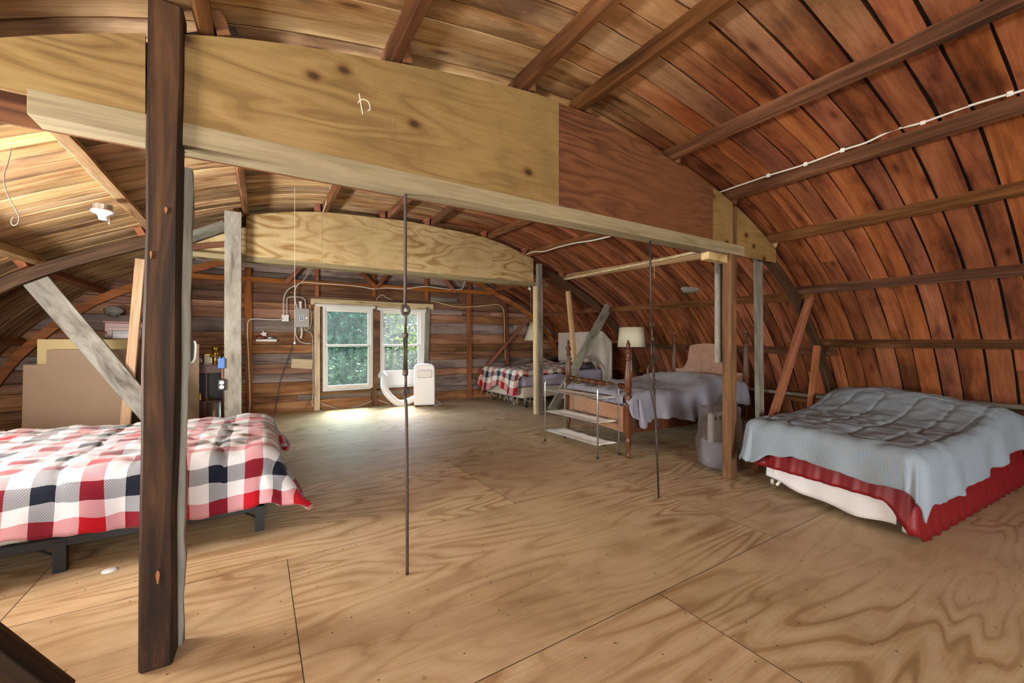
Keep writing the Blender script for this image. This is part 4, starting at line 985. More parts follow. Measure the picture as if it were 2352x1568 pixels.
for dx in (-3, 3): m.tube([P(1499+dx, 780), P(1500+dx, 828)], .0055, 8)
m.tube([P(1498.5, 772), P(1499, 784)], .013, 10); m.tube([P(1500, 824), P(1500.5, 838)], .013, 10); m.build('turnbuckle', M['iron'], r2, smooth=True)
m = MB(); m.tube([P(1500.5, 836), P(1502, 866)], rd, 8); link(m, P(1502, 876), .012, .022, .0055); m.build('lower_link', M['iron'], r2, smooth=True)
m = MB(); link(m, P(1502.5, 888), .014, .018, .006, 1.2); m.tube([P(1503, 896), P(1504, 930), P(1508, 1010), P(1513, 1143)], rd, 10); m.build('lower_rod', M['iron'], r2, smooth=True)
m = MB(); m.tube(smooth_path([P(1507, 818)+Vector((0, -.02, 0)), P(1498, 828)+Vector((0, -.02, 0)), P(1484, 843)+Vector((0, -.02, 0)), P(1484, 862)+Vector((0, -.02, 0)), P(1495, 925)+Vector((0, -.02, 0)), P(1508, 982)+Vector((0, -.015, 0))], 8), rd*.9, 8); m.build('bent_rod', M['iron'], r2, smooth=True)

# ================================================================== cables and lamps on the timbers
def cable(name, pts, r, mat, label, cat='cable', n=6, parent=None, group=None):
    o = MB().tube(smooth_path(pts, n), r, 8).build(name, mat, parent, smooth=True); return tag(o, label, cat, group)
def clips(o, pts, mat, r=.012):
    for p in pts:
        p = Vector(p); MB().box(p.x-.006, p.x+.006, p.y-.01, p.y+.01, p.z-.012, p.z+.012).build('cable_clip', mat, o)
XP = 3.295
def onPurlin(x, y, X=XP): return onX(x, y, X)
c = [onX(x, y, 3.243) for x, y in ((1640, 446), (1700, 425), (1765, 403), (1850, 377), (1935, 345), (1990, 327), (2050, 299), (2120, 281), (2220, 245), (2320, 215), (2362, 203))]
c += [Vector((3.243, c[-1].y-.8, c[-1].z+.01)), Vector((3.243, c[-1].y-2.0, c[-1].z))]
o = cable('electric_cable', c, .0065, M['cable'], 'thick white cable stapled along the roof purlin at upper right'); clips(o, [c[i] for i in (2, 3, 4, 7, 9)], M['white'])
def onSeg(x, y, k, dx=-.03):
    """pixel ray to the vertical plane through the middle-bay purlin k"""
    xa, xb = [(p[1], p[2]) for p in PX if p[0] == k][0]; d = ray(x, y); xa += dx+.05; xb += dx+.05
    g = (xb-xa)/(YT2-YT1); t = (xa-g*YT1)/(d.x-g*d.y); return Vector((d.x*t, d.y*t, CAMH+d.z*t))
o = cable('electric_cable', [onSeg(x, y, 'R2') for x, y in ((1206, 585), (1225, 578), (1250, 577), (1280, 568), (1320, 558), (1360, 552), (1425, 537))], .009, M['cable'], 'white cable stapled to the purlin above the weathered grey post')
o = cable('bamboo_pole', [onSeg(x, y, 'R3', -.05) for x, y in ((1298, 641), (1400, 620), (1500, 600), (1618, 574))], .017, M['palewood'], 'pale pole lying along a purlin behind the right end of the long beam', 'pole')
o = cable('electric_cable', [onSeg(x, y, 'L1') for x, y in ((722, 498), (737, 493), (748, 470), (752, 445), (765, 425), (780, 415))], .006, M['cable'], 'white cable running up a purlin above the swirl-grained beam')
# lamp holders
def holder(loc, label, s=1.0, string=0, cord_end=None):
    r = thing('lamp_holder', label, 'lamp holder', loc)
    MB().lathe([(.050*s, 0), (.052*s, .004), (.052*s, .038*s), (.05*s, .04*s)], 20, Matrix.Translation((0, 0, 0))).build('metal_box', M['chrome'], r, smooth=False)
    m = MB(); m.lathe([(.02*s, -.062*s), (.024*s, -.06*s), (.026*s, -.04*s), (.036*s, -.025*s), (.06*s, -.016*s), (.064*s, -.006*s), (.06*s, 0), (.01, .0)], 24); autosmooth(m.build('porcelain_socket', M['porcelain'], r), 50)
    if string:
        m = MB().tube([(.03*s, 0, -.03), (.03*s, 0, -.03-string)], .0016, 5); m.lathe([(.001, -.008), (.005, -.004), (.005, .004), (.001, .008)], 8, Matrix.Translation((.03*s, 0, -.03-string))); m.build('pull_string', M['cable'], r)
    return r
lp = onY(237, 484, 3.88); holder((lp.x, lp.y, lp.z), 'white porcelain lamp holder with metal box on the pale left purlin', 1.0, .05)
lp = onY(425, 608, 5.2); holder((lp.x, lp.y, lp.z), 'white porcelain lamp holder with a very long pull string behind the dark post', .85, 1.0)
lp = onY(1217, 662, 6.0); holder((lp.x, lp.y, lp.z), 'small white lamp holder with pull chain left of the weathered grey post', .6, .42)
lp = onSeg(1503, 590, 'R3', -.02); m = MB().tube([lp, lp+Vector((0, 0, -.26))], .003, 5); tag(m.build('pull_string', M['cable']), 'short pull string hanging from the purlin with the pale pole', 'string')
# long pull string in front of the fuse box, from the long beam's underside level
P0 = onY(677, 392, 4.6); P1 = onY(677, 786, 4.6); P0.z = arch_h(P0.x, 4.6, PD)
m = MB().tube([P0, P1], .002, 6); s_ = m.build('pull_string', M['cable']); tag(s_, 'long white pull string with a small bell end in front of the fuse box', 'string')
MB().lathe([(.012, -.016), (.010, -.004), (.003, .008)], 12, Matrix.Translation(P1)).build('string_bell', M['porcelain'], s_, smooth=True)
# wire hook hanging at far left
c = [onY(x, y, 3.0) for x, y in ((26, 300), (28, 330), (18, 375), (10, 400), (12, 430), (24, 460), (38, 485), (44, 500), (40, 514), (30, 517), (26, 508), (32, 497))]
c[0].z = max(c[0].z, arch_h(c[0].x, 3.0)); cable('hanging_wire', c, .0025, M['steelgrey'], 'thin bent wire hanging from the roof at the far left', 'wire')
o = cable('electric_cable', [onY(x, y, 1.99) for x, y in ((425, 182), (422, 215), (424, 262), (426, 300), (422, 340), (420, 352))], .0045, M['cable'], 'white cable down the side of the dark foreground post')

# ================================================================== items on the far gable
YF = YW-.012
def W(x, y, dy=0): return onY(x, y, YF-dy)
def gbox(m, x0, x1, y0, y1, d, base=0):
    a = W(x0, y1, base); b = W(x1, y0, base); zc = (a.z+b.z)/2; hz = (onY((x0+x1)/2, y0, YF-base).z-onY((x0+x1)/2, y1, YF-base).z)/2
    zc = (onY((x0+x1)/2, y0, YF-base).z+onY((x0+x1)/2, y1, YF-base).z)/2
    return m.box(a.x, b.x, YF-base-d, YF-base, zc-hz, zc+hz)
fb = gbox(MB(), 677, 709, 709, 752, .10).build('fuse_box', M['steelgrey'], bev=.004); tag(fb, 'grey steel fuse box on the gable wall left of the window', 'fuse box')
gbox(MB(), 678, 708, 713, 743, .006, .10).build('door', M['steelgrey'], fb, bev=.002)
d_ = gbox(MB(), 687, 698, 723, 736, .002, .106).build('label_plate', M['cable'], fb)
gbox(MB(), 689, 696, 725, 734, .002, .108).build('label_symbol', M['blue'], d_)
gbox(MB(), 691, 694, 727, 732, .001, .110).build('label_mark', M['white'], d_)
gbox(MB(), 703, 705, 728, 732, .008, .106).build('latch', M['chrome'], fb)
MB().lathe([(.028, 0), (.028, .03), (.022, .035), (.022, .09), (.028, .095), (.028, .12)], 14, Matrix.Translation(W(690, 709, .05))).build('conduit_collar', M['white'], fb, smooth=False)
jb = gbox(MB(), 647, 663, 723, 738, .05).build('junction_box', M['white'], bev=.006); tag(jb, 'small white junction box left of the fuse box', 'junction box')
for sx in (648.5, 661.5):
    for sy in (724.5, 736.5): MB().lathe([(.008, 0), (.006, .004)], 8, Matrix.Translation(W(sx, sy, .05)) @ Matrix.Rotation(PI/2, 4, 'X')).build('screw', M['chrome'], jb)
cw = M['cable']
def wc(P, r, mat, label, d=.02, name='electric_cable'): return cable(name, [W(x, y, d) for x, y in P], r, mat, label)
wc(((648, 733), (630, 734), (610, 733), (590, 732), (574, 734), (569, 745), (569, 780), (571, 830), (573, 880), (574, 925), (571, 955)), .010, cw, 'white conduit bending down the reddish stud to the floor', .08)
wc(((651, 724), (651, 700), (653, 680), (662, 665), (680, 654)), .008, cw, 'white cable rising from the junction box up to the tie', .10)
wc(((659, 724), (659, 700), (660, 685), (668, 682), (688, 682), (700, 688), (702, 708)), .008, cw, 'white cable looping from the junction box to the fuse box', .03)
wc(((683, 709), (678, 690), (678, 665), (686, 652), (700, 648), (740, 651), (800, 655), (835, 659), (856, 663), (890, 661), (930, 663), (960, 659), (985, 658), (1020, 663), (1055, 665), (1064, 658), (1067, 646)), .010, cw, 'thick white cable snaking along the reddish tie over the window', .125)
wc(((712, 615), (703, 635), (692, 649)), .006, M['cable'], 'thin pale wire slanting down to the tie above the fuse box', .12)
wc(((711, 700), (714, 715), (715, 735), (712, 752), (700, 758), (690, 754)), .006, M['yellow'], 'yellow cable curving round the right side of the fuse box', .05)
wc(((698, 753), (706, 760), (716, 768), (718, 790), (719, 850), (719, 900), (717, 925), (720, 933)), .005, M['cable'], 'pale thin cable hanging down left of the window trim', .035)
wc(((679, 752), (680, 770), (688, 783), (700, 788), (715, 789)), .008, cw, 'white cable leaving the bottom of the fuse box', .02)
wc(((692, 752), (693, 765), (691, 777)), .013, M['white'], 'short white strap dangling under the fuse box', .06, 'strap')
wc(((673, 788), (662, 822), (645, 870), (638, 905), (631, 948)), .006, M['blackcable'], 'thin dark cable drooping from the fuse box to the floor', .03)
wc(((716, 912), (708, 925), (700, 942)), .004, M['blackcable'], 'short dark wire slanting to the floor left of the window', .03)
wc(((864, 690), (868, 683), (878, 677), (886, 682), (894, 686), (901, 688)), .005, cw, 'short pale wire humped above the middle of the window', .055)
wc(((990, 691), (1010, 695), (1035, 702), (1060, 705), (1090, 704), (1120, 701), (1143, 700), (1155, 708), (1158, 730), (1159, 780), (1161, 825)), .008, M['yellow'], 'yellow cable swagged across the gable right of the window', .09)
wc(((735, 925), (780, 938), (830, 930), (860, 918), (880, 922), (905, 933)), .006, cw, 'thin white cord lying along the foot of the wall under the window', .02)
# shelf with trinkets
sh = gbox(MB(), 588, 635, 779, 784, .09).build('wall_shelf', M['white'], bev=.002); tag(sh, 'tiny white shelf left of the fuse box', 'shelf')
zs = sh.data.vertices[0].co.z
zs = max(v.co.z for v in sh.data.vertices)
def lump(name, x, r, h, mat, label, cat, sq=1.0):
    p = W(x, 780, .05); m = MB(); vs = []; n = 14; R = 7; fs = []
    for i in range(R):
        v = i/(R-1)
        for k in range(n):
            a = 2*PI*k/n; q = r*math.sin(PI*(.25+.7*v))*(1+.25*noise.noise(Vector((math.cos(a)*2, math.sin(a)*2, v*5+x)))); vs.append((p.x+q*math.cos(a), p.y+q*math.sin(a)*.6*sq, zs+h*v))
    for i in range(R-1):
        for k in range(n): a = i*n+k; b = i*n+(k+1) % n; fs.append((a, b, b+n, a+n))
    fs += [tuple(range(n-1, -1, -1)), tuple(range((R-1)*n, R*n))]
    o = m.add(vs, fs).build(name, mat, smooth=True); return tag(o, label, cat)
lump('basket', 597, .075, .07, M['cherry'], 'small reddish basket on the tiny white shelf', 'basket')
lump('ornament', 621, .06, .06, M['chrome'], 'small shiny bundle at the right end of the tiny shelf', 'ornament')
p = W(606, 770, .05); m = MB(); m.prism([(p.x+.055*math.cos(a)*(1 if k % 2 == 0 else .45), p.z+.055*math.sin(a)*(1 if k % 2 == 0 else .45)+.02) for k, a in enumerate([PI/2+.2+2*PI*i/10 for i in range(10)])], p.y-.012, p.y+.012); tag(m.build('star_ornament', M['ivory']), 'pale star shaped ornament in the small basket', 'ornament')
# roller blinds
for x0, x1, y0, y1, l in ((724, 861, 695, 704, 'rolled up white blind over the left window sash'), (866, 978, 704, 710, 'rolled up white blind over the right window sash')):
    a = W(x0, y0, .075); b = W(x1, y1, .075); z = (a.z+b.z)/2; bl = MB().tube([(a.x, a.y, 1.755 if x0 < 800 else 1.735), (b.x, b.y, 1.755 if x0 < 800 else 1.735)], .027, 16).build('roller_blind', M['vinyl'], smooth=False); tag(bl, l, 'blind', 'roller blinds'); autosmooth(bl, 50)
    zz = 1.755 if x0 < 800 else 1.735
    for q in (a.x-.008, b.x+.008): MB().box(q-.004, q+.004, a.y-.02, a.y+.04, zz-.03, zz+.035).build('bracket', M['steelgrey'], bl)
# insulating patch on the planks (bare orange board) and nailed sign-like board are plain planks
# portable air conditioner
ac = thing('portable_air_conditioner', 'white portable air conditioner on the floor by the right window sash', 'air conditioner', (2.56, 7.13, 0), -.30)
m = MB(); hw = .18
prof = [(-hw, .02), (-hw-.003, .3), (-hw+.002, .68), (-hw+.03, .73), (-.06, .745), (.06, .748), (hw-.03, .735), (hw-.002, .69), (hw+.003, .3), (hw, .02)]
m.prism(prof, -.15, .15); b_ = m.build('body', M['plastic'], ac, bev=.025); b_.modifiers['b'].segments = 4
MB().box(-.125, .125, -.162, -.148, .50, .645).build('control_panel', M['white'], ac, bev=.02)
fr = MB(); fr.tube(smooth_path([(-.11, -.163, .515), (-.125, -.163, .55), (-.12, -.163, .62), (-.10, -.163, .64), (.10, -.163, .64), (.12, -.163, .62), (.125, -.163, .55), (.11, -.163, .515), (-.11, -.163, .515)], 4), .003, 6); fr.build('grille_outline', M['steelgrey'], ac)
MB().box(-.025, .02, -.153, -.150, .438, .444).build('brand_mark', M['chrome'], ac)
for sx in (-.13, .13):
    for sy in (-.1, .1): MB().lathe([(.018, 0), (.022, .01), (.018, .03)], 10, Matrix.Translation((sx, sy, 0))).build('caster', M['blackmetal'], ac)
acw = Matrix.Translation((2.56, 7.13, 0)) @ Matrix.Rotation(-.30, 4, 'Z')
h0 = onY(877, 862, YW-.10); h0.y = YW-.05
hp = smooth_path([h0, h0+Vector((.03, -.10, -.02)), onY(884, 893, YW-.24), onY(900, 915, YW-.28), onY(922, 926, YW-.30), acw @ Vector((-.10, .13, .14))], 14)
m = MB(); N = len(hp)
m.tube([hp[0]+(hp[min(int(i/4), N-1)]-hp[0]) if False else hp[min(i//2, N-1)] .lerp(hp[min(i//2+1, N-1)], .5*(i % 2)) for i in range(2*N-1)], .062, 18, taper=None)
# corrugation: alternate rings in and out
n = 18; cen = []
for i in range(len(m.v)//n):
    ring = m.v[i*n:(i+1)*n]; c_ = sum(ring, Vector())/n
    for k in range(n): m.v[i*n+k] = c_+(m.v[i*n+k]-c_)*(1.05 if i % 2 else .93)
hose = m.build('exhaust_hose', M['plastic'], smooth=True); tag(hose, 'white corrugated exhaust hose bending from the window panel to the air conditioner', 'hose')
pn = gbox(MB(), 872, 962, 850, 884, .012, .0).build('window_vent_panel', M['plastic'], bev=.003); tag(pn, 'white vent panel filling the bottom of the right window sash', 'panel')
a = W(877, 862, .012); MB().lathe([(.078, -.03), (.078, .0), (.07, .03)], 22, Matrix.Translation((a.x, YF-.03, h0.z)) @ Matrix.Rotation(PI/2, 4, 'X')).build('hose_collar', M['plastic'], pn, smooth=False)
cable('power_cord', [Vector(p) for p in ((.17, .08, .10), (.24, .10, .05), (.30, .06, .008), (.26, -.04, .008), (.17, -.10, .008))], .005, M['plastic'], None, None, parent=ac)

# ================================================================== left side clutter
def board_sheet(name, x0, x1, z1, y, mat, label, cat='sheet', tilt=.05, th=.012, notch=None, z0=.0):
    m = MB(); poly = [(x0, z0), (x1, z0), (x1, z1), (x0, z1)] if not notch else [(x0, z0), (x1, z0), (x1, z1), (notch[0], z1), (notch[0], notch[1]), (x0, notch[1])]
    m.prism(poly, -th/2, th/2); o = m.build(name, mat, bev=.002); o.location = (0, y, 0); o.rotation_euler = (-tilt, 0, 0); return tag(o, label, cat)
YS = 5.72
xl = onY(60, 900, YS).x
board_sheet('hardboard_sheet', xl, onY(300, 900, YS).x, onY(200, 802, YS).z, YS-.10, M['hardboard'], 'large brown hardboard sheet leaning behind the bed at left', tilt=.05, notch=(onY(112, 850, YS).x, onY(100, 836, YS).z))
board_sheet('plywood_sheet', onY(92, 850, YS+.1).x, onY(302, 850, YS+.1).x, onY(200, 779, YS+.1).z, YS+.02, M['yellowboard'], 'yellowish sheet sticking up behind the brown hardboard', tilt=.02)
board_sheet('hardboard_sheet', onY(404, 900, 6.1).x-.45, onY(457, 900, 6.1).x, onY(430, 790, 6.1).z, 6.1, M['hardboard'], 'narrow brown hardboard sheet right of the dark foreground post', tilt=.02)
# dark cabinet whose top shows above the sheets
cb = thing('display_cabinet', 'dark glazed cabinet whose top shows above the yellowish sheet', 'cabinet', (0, 0, 0))
YC = 6.55; a = onY(240, 741, YC); b = onY(330, 741, YC)
MB().box(a.x, b.x, YC, YC+.30, 0, a.z).box(a.x-.015, b.x+.015, YC-.015, YC+.31, a.z, a.z+.02).build('body', M['cherry'], cb, bev=.004)
m = MB(); frame_rect(m, a.x+.03, b.x-.02, .5, a.z-.05, .04, YC-.02, YC-.002); dr = m.build('door', M['cherry'], cb, bev=.003)
MB().box(a.x+.07, b.x-.06, YC-.010, YC-.006, .54, a.z-.09).build('glass', plain('cabinet_glass', (.10, .08, .11), .12), dr)
m = MB(); m.tube([(a.x+.012, YC-.01, a.z-.13), (a.x+.012, YC-.01, a.z-.10)], .006, 6); m.build('hinge', M['chrome'], dr)
# red desk with open shelves
YD = 6.9; a = onY(451, 835, YD); b = onY(513, 835, YD)
dk = thing('open_bookcase', 'cherry red open bookcase left of the broad grey post', 'bookcase', (0, 0, 0))
x0, x1 = a.x-.30, b.x+.01; zt = onY(480, 837, YD).z
def dbox(nm, *bb, mat='cherry', parent=None): return MB().box(*bb).build(nm, M[mat], parent or dk, bev=.003)
dbox('top', x0-.01, x1+.01, YD-.02, YD+.33, zt-.02, zt); dbox('side_panel', x0, x0+.02, YD, YD+.3, 0, zt-.02); dbox('side_panel', x1-.02, x1, YD, YD+.3, 0, zt-.02)
dbox('back_panel', x0+.02, x1-.02, YD+.28, YD+.30, 0, zt-.02, mat='blackmetal'); dbox('apron', x0+.02, x1-.02, YD-.004, YD+.02, onY(480, 857, YD).z, zt-.02)
zs_ = onY(480, 920, YD).z
dbox('shelf', x0+.02, x1-.02, YD, YD+.28, zs_-.02, zs_); dbox('divider', onY(472, 890, YD).x, onY(476, 890, YD).x, YD, YD+.02, zs_, onY(480, 857, YD).z); dbox('lower_panel', x0+.02, x1-.02, YD+.02, YD+.035, .02, zs_-.02)
# gilt statuette, small framed picture, little pot, tray
p = onY(494, 833, YD+.05); m = MB()
m.lathe([(.040, 0), (.040, .02), (.028, .03), (.034, .06), (.026, .085), (.030, .11), (.040, .14), (.036, .165), (.018, .18)], 20, Matrix.Translation((p.x, YD+.06, zt)))
m.lathe([(.012, .178), (.030, .19), (.036, .215), (.030, .24), (.012, .255)], 18, Matrix.Translation((p.x-.005, YD+.055, zt)))
st = m.build('statuette', M['gold'], smooth=True); tag(st, 'gilt figurine standing on the cherry red bookcase', 'figurine')
for sx in (-1, 1): MB().tube(smooth_path([(p.x+sx*.03, YD+.06, zt+.155), (p.x+sx*.055, YD+.04, zt+.12), (p.x+sx*.03, YD+.015, zt+.10), (p.x, YD+.01, zt+.125)], 5), .010, 8).build('arm', M['gold'], st, smooth=True)
p0 = onY(470, 833, YD+.2); p1 = onY(487, 833, YD+.2)
pf = MB(); frame_rect(pf, p0.x, p1.x, zt, zt+.135, .010, YD+.19, YD+.205); pf = pf.build('picture_frame', M['gold'], bev=.002); tag(pf, 'small cream picture in a thin gilt frame behind the figurine', 'picture')
MB().box(p0.x+.01, p1.x-.01, YD+.197, YD+.203, zt+.01, zt+.125).build('picture', M['ivory'], pf)
p = onY(457, 833, YD+.1); tag(autosmooth(MB().lathe([(.02, 0), (.035, .03), (.035, .06), (.02, .09), (.028, .10)], 20, Matrix.Translation((p.x, YD+.1, zt))).build('small_pot', M['chrome'])), 'small silvery pot beside the gilt figurine', 'pot')
p = onY(480, 834, YD+.02); tag(MB().lathe([(.03, 0), (.05, .008), (.052, .016), (.046, .012), (.02, .006)], 20, Matrix.Translation((p.x-.015, YD+.02, zt))).build('dish', M['white'], smooth=True), 'small white dish in front of the little framed picture', 'dish')
p = onY(459, 918, YD+.05); tag(autosmooth(MB().lathe([(.03, 0), (.034, .02), (.02, .05), (.026, .08), (.008, .12), (.012, .13)], 18, Matrix.Translation((p.x, YD+.08, zs_))).build('brass_ornament', M['gold'])), 'small brass ornament on the shelf inside the bookcase', 'ornament')
p = onY(480, 915, YD-.02); o = MB().tube([(p.x-.08, YD+.03, zs_+.022), (p.x+.05, YD+.03, zs_+.022)], .018, 10).build('wooden_roller', M['midpost'], smooth=True); tag(o, 'short brown wooden rod lying on the bookcase shelf', 'rod')
# steel bin
p = onY(492, 960, 6.65); r_ = .075; zt2 = onY(492, 922, 6.65).z
bn = MB().lathe([(r_*.92, 0), (r_, .02), (r_*1.02, zt2), (r_*.97, zt2), (r_*.94, .03)], 32, Matrix.Translation((p.x, 6.65, 0)), caps=False); bn = bn.build('waste_bin', plain('brushed_steel', (.45, .42, .38), .35, .8), smooth=True); tag(bn, 'cylindrical steel bin in front of the bookcase', 'bin')
bn.modifiers.new('t', 'SOLIDIFY').thickness = .002
# blue box and outlet on the grey post's left side
YP = 5.17
a = onY(501, 846, YP); b = onY(517, 822, YP); bx = MB().box(a.x, b.x, YP-.02, YP+.05, a.z, b.z).build('outlet_box', M['blue'], bev=.004); tag(bx, 'blue electrical box on the left edge of the broad grey post', 'electrical box')
for q in (.25, .75): MB().tube([(a.x+(b.x-a.x)*q, YP, b.z), (a.x+(b.x-a.x)*q, YP, b.z+.012)], .006, 6).build('tab', M['blue'], bx)
a = onY(501, 896, YP); b = onY(518, 870, YP); ot = MB().box(a.x, b.x, YP-.025, YP+.03, a.z, b.z).build('power_outlet', M['blackmetal'], bev=.004); tag(ot, 'black outlet box with a white double socket on the grey post', 'outlet')
for q in (.30, .70):
    zc = a.z+(b.z-a.z)*q; xc = (a.x+b.x)/2; s_ = MB().lathe([(.020, 0), (.020, .004)], 20, Matrix.Translation((xc, YP-.025, zc)) @ Matrix.Rotation(PI/2, 4, 'X')).build('socket', M['white'], ot)
    for dx in (-.007, .007): MB().box(xc+dx-.0015, xc+dx+.0015, YP-.0305, YP-.029, zc-.002, zc+.009).build('slot', M['blackmetal'], s_)
timber('wall_stud', onY(511, 870, YP+.02), onY(511, 846, YP+.02), .02, .02, M['cherry'], 'thin reddish strip between the blue box and the outlet', 'strip', seg=1, up=(0, 1, 0))
# white loop holder on blue bracket beside the foreground post
YB = 2.06
cr = thing('wall_cradle', 'white loop shaped holder on a blue backed bracket beside the foreground post', 'holder', onY(415, 830, YB))
c0 = Vector(cr.location); Q = lambda x, y, d=0: onY(x, y, YB+d)-c0
a, b = Q(411, 858), Q(416, 802); MB().box(a.x-.004, b.x, -.015, .015, a.z, b.z).build('blue_plate', M['blue'], cr, bev=.001)
a, b = Q(416, 848), Q(422, 806); MB().box(a.x, b.x, -.010, .010, a.z, b.z).box(a.x, b.x-.004, -.012, .012, a.z-.012, a.z).build('clip', M['porcelain'], cr, bev=.002)
lp_ = [(425, 783), (424, 800), (427, 822), (436, 833), (446, 826), (449, 805), (449, 790), (446, 783)]
m = MB(); m.tube(smooth_path([Q(x, y) for x, y in lp_], 6), .0042, 10); m.tube(smooth_path([Q(432, 832), Q(426, 838), Q(421, 832)], 4), .004, 8); m.build('loop', M['porcelain'], cr, smooth=True)
poly = [Q(x, y) for x, y in lp_]; MB().prism([(p.x, p.z) for p in poly], .0, .006).build('dark_insert', M['blackmetal'], cr)
# silvery metal bar edge behind the bed
cable('metal_bar', [onY(404, 955, 4.5), onY(424, 972, 4.32)], .010, M['chrome'], 'short metal bar end behind the plaid comforter at left', 'bar', n=1)
# insulation scraps on the left slope and loose strut
def scrap(x, y, Y, label, s=.09):
    p = onY(x, y, Y); vs = []; fs = []; n = 12; R = 8
    for i in range(R):
        for k in range(n):
            th_ = PI*i/(R-1); a = 2*PI*k/n; v = Vector((math.sin(th_)*math.cos(a), math.sin(th_)*math.sin(a)*.5, math.cos(th_)*.8)); vs.append(p+v*s*(1+.5*noise.noise(v*3+p*5)))
    for i in range(R-1):
        for k in range(n): a = i*n+k; b = i*n+(k+1) % n; fs.append((a, b, b+n, a+n))
    return tag(mesh_obj('insulation_tuft', vs, fs, M['grey'], smooth=True), label, 'insulation')
scrap(262, 714, 7.3, 'grey tuft of insulation under the rafters above the dark cabinet')
timber('floor_strut', onY(52, 995, 6.4), onY(72, 935, 6.4)+Vector((0, 0, .0)), .05, .05, M['redwood'], 'reddish strut low at the far left behind the bed', 'strut', up=(0, 1, 0))

# ================================================================== small bits on the floor
m = MB(); rr = random.Random(4)
for _ in range(90):
    if rr.random() < .5: x, y = rr.uniform(.2, 3.2), rr.uniform(.9, 2.6)
    else: x, y = rr.uniform(0, 3.0), rr.uniform(.7, 5)
    a = rr.uniform(0, PI); l_ = rr.uniform(.006, .016); m.tube([(x, y, .002), (x+l_*math.cos(a), y+l_*math.sin(a), .003)], .0013, 4)
tag(m.build('floor_debris', M['steelgrey']), 'scattered nails and splinters on the plywood floor', 'debris', kind='stuff')
tag(MB().lathe([(.001, .009), (.02, .008), (.03, .003), (.033, .001)], 9, Matrix.Translation(onZ(252, 1310, 0))).build('lint_ball', M['sheet'], smooth=True), 'small white lint tuft on the floor in front of the left bed', 'lint')

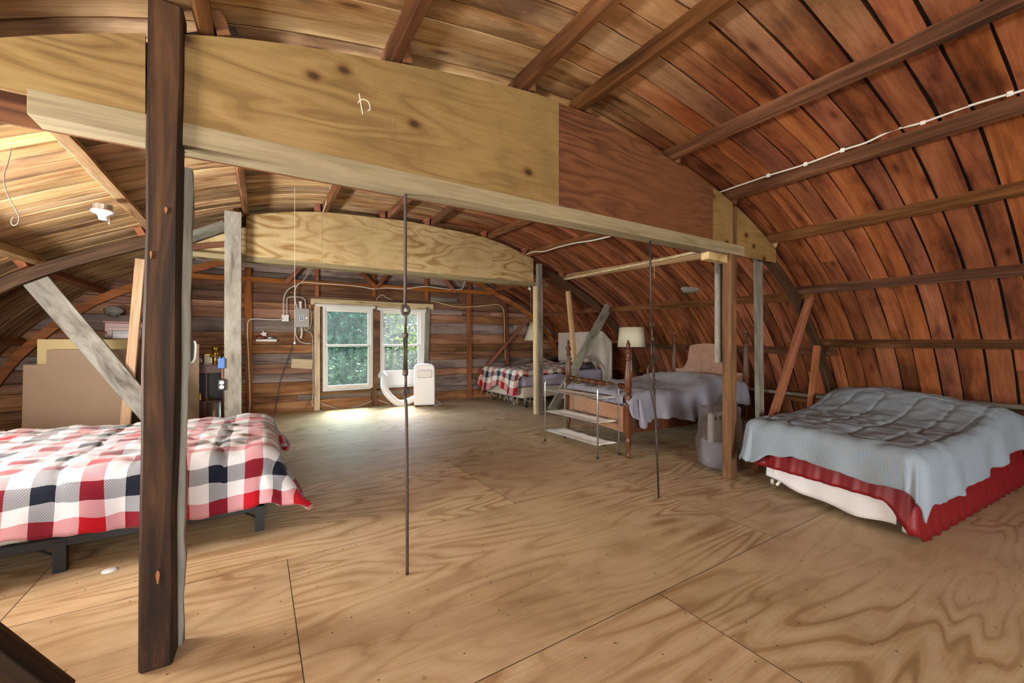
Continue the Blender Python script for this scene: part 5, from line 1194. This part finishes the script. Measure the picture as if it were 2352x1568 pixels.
# ================================================================== outside
g = MB().box(-30, 40, 7.9, 60, -3.3, -3.2).build('ground', plain('grass_ground', (.06, .09, .03), .9, var=.4, bscale=2)); tag(g, kind='structure')
def leafmat(name, a, b_):
    m, n, l, p = newmat(name); at = n.new('ShaderNodeAttribute'); at.attribute_name = 'rnd'; r = ramp(n, l, at.outputs['Fac'], [(0, a), (1, b_)])
    l.new(r.outputs[0], p.inputs['Base Color']); p.inputs['Roughness'].default_value = .5; p.inputs['Specular IOR Level'].default_value = .3
    tl = n.new('ShaderNodeBsdfTranslucent'); l.new(r.outputs[0], tl.inputs[0]); mx = n.new('ShaderNodeMixShader'); mx.inputs[0].default_value = .4
    l.new(p.outputs[0], mx.inputs[1]); l.new(tl.outputs[0], mx.inputs[2]); l.new(mx.outputs[0], n['Material Output'].inputs[0]); return m
def tree(loc, rx_, rz_, zc, n, mat, label, size=.07, seed=0, droop=0):
    rr = random.Random(seed); r = thing('garden_tree', label, 'tree', loc, group=None)
    m = MB(); m.tube(smooth_path([(0, 0, 0), (.05, .02, zc*.5), (0, .05, zc), (.1, 0, zc+rz_*.6)], 4), .13, 8, taper=lambda t: 1-.75*t)
    for k in range(9):
        a = rr.uniform(0, 2*PI); h = zc+rr.uniform(-.6, .5)*rz_; m.tube(smooth_path([(0, 0, h-.5), (math.cos(a)*rx_*.4, math.sin(a)*rx_*.4, h), (math.cos(a)*rx_*.8, math.sin(a)*rx_*.8, h+.3)], 3), .04, 5, taper=lambda t: 1-.7*t)
    m.build('trunk', plain('bark', (.10, .075, .055), .9), r)
    cl = [(rr.gauss(0, .42)*rx_, rr.gauss(0, .42)*rx_, zc+rr.gauss(0, .42)*rz_) for _ in range(60)]
    vs = []; fs = []; rn = []
    for i in range(n):
        c_ = cl[rr.randrange(60)]; sp_ = .32*rx_*.6
        p = Vector((c_[0]+rr.gauss(0, sp_), c_[1]+rr.gauss(0, sp_), c_[2]+rr.gauss(0, sp_*1.2))); s = size*1.35*rr.uniform(.6, 1.3)
        u = Vector((rr.gauss(0, 1), rr.gauss(0, 1), rr.gauss(0, 1)-droop)).normalized(); v = u.orthogonal().normalized(); v.rotate(Matrix.Rotation(rr.uniform(0, 6), 3, u))
        k = len(vs); vs += [p-u*s*.6, p+v*s*.28, p+u*s*.6, p-v*s*.28]; fs.append((k, k+1, k+2, k+3)); rn.append(min(1, max(0, rr.gauss(.5, .28))))
    o = mesh_obj('crown', vs, fs, mat, r); at = o.data.attributes.new('rnd', 'FLOAT', 'FACE'); at.data.foreach_set('value', rn[:len(o.data.polygons)]); return r
g1 = leafmat('leaf_bluegreen', (.010, .036, .016), (.075, .16, .07)); g2 = leafmat('leaf_yellowgreen', (.025, .055, .008), (.19, .25, .04)); g3 = leafmat('leaf_dark', (.010, .026, .008), (.05, .09, .026))
G = -3.2
tree((1.9, 13.2, G), 1.15, 2.0, 4.6, 12000, g1, 'blue green feathery tree outside the left window sash', .085, 1, 1.5)
tree((3.4, 13.6, G), 1.2, 2.0, 4.3, 11000, g3, 'dark bushy tree outside between the two window sashes', .08, 2)
tree((4.3, 12.0, G), 1.25, 2.1, 4.5, 13000, g2, 'bright yellow green tree outside the right window sash', .075, 3)
tree((.6, 14.5, G), 1.6, 2.2, 4.4, 9000, g1, 'blue green tree outside, left of the window view', .10, 4, 1)
tree((2.4, 11.8, G), 1.3, 1.0, 2.8, 10000, g3, 'low grey green bush outside under the left window sash', .07, 5)
tree((6.2, 14.5, G), 1.6, 2.2, 4.6, 8000, g2, 'yellow green tree outside, right of the window view', .10, 6)
tree((4.2, 15.5, G), 2.2, 2.3, 4.3, 11000, g3, 'tall dark tree far outside behind the others', .12, 7)
tree((1.4, 16.5, G), 2.2, 2.3, 4.5, 11000, g3, 'tall dark tree far outside at the back left', .12, 8)
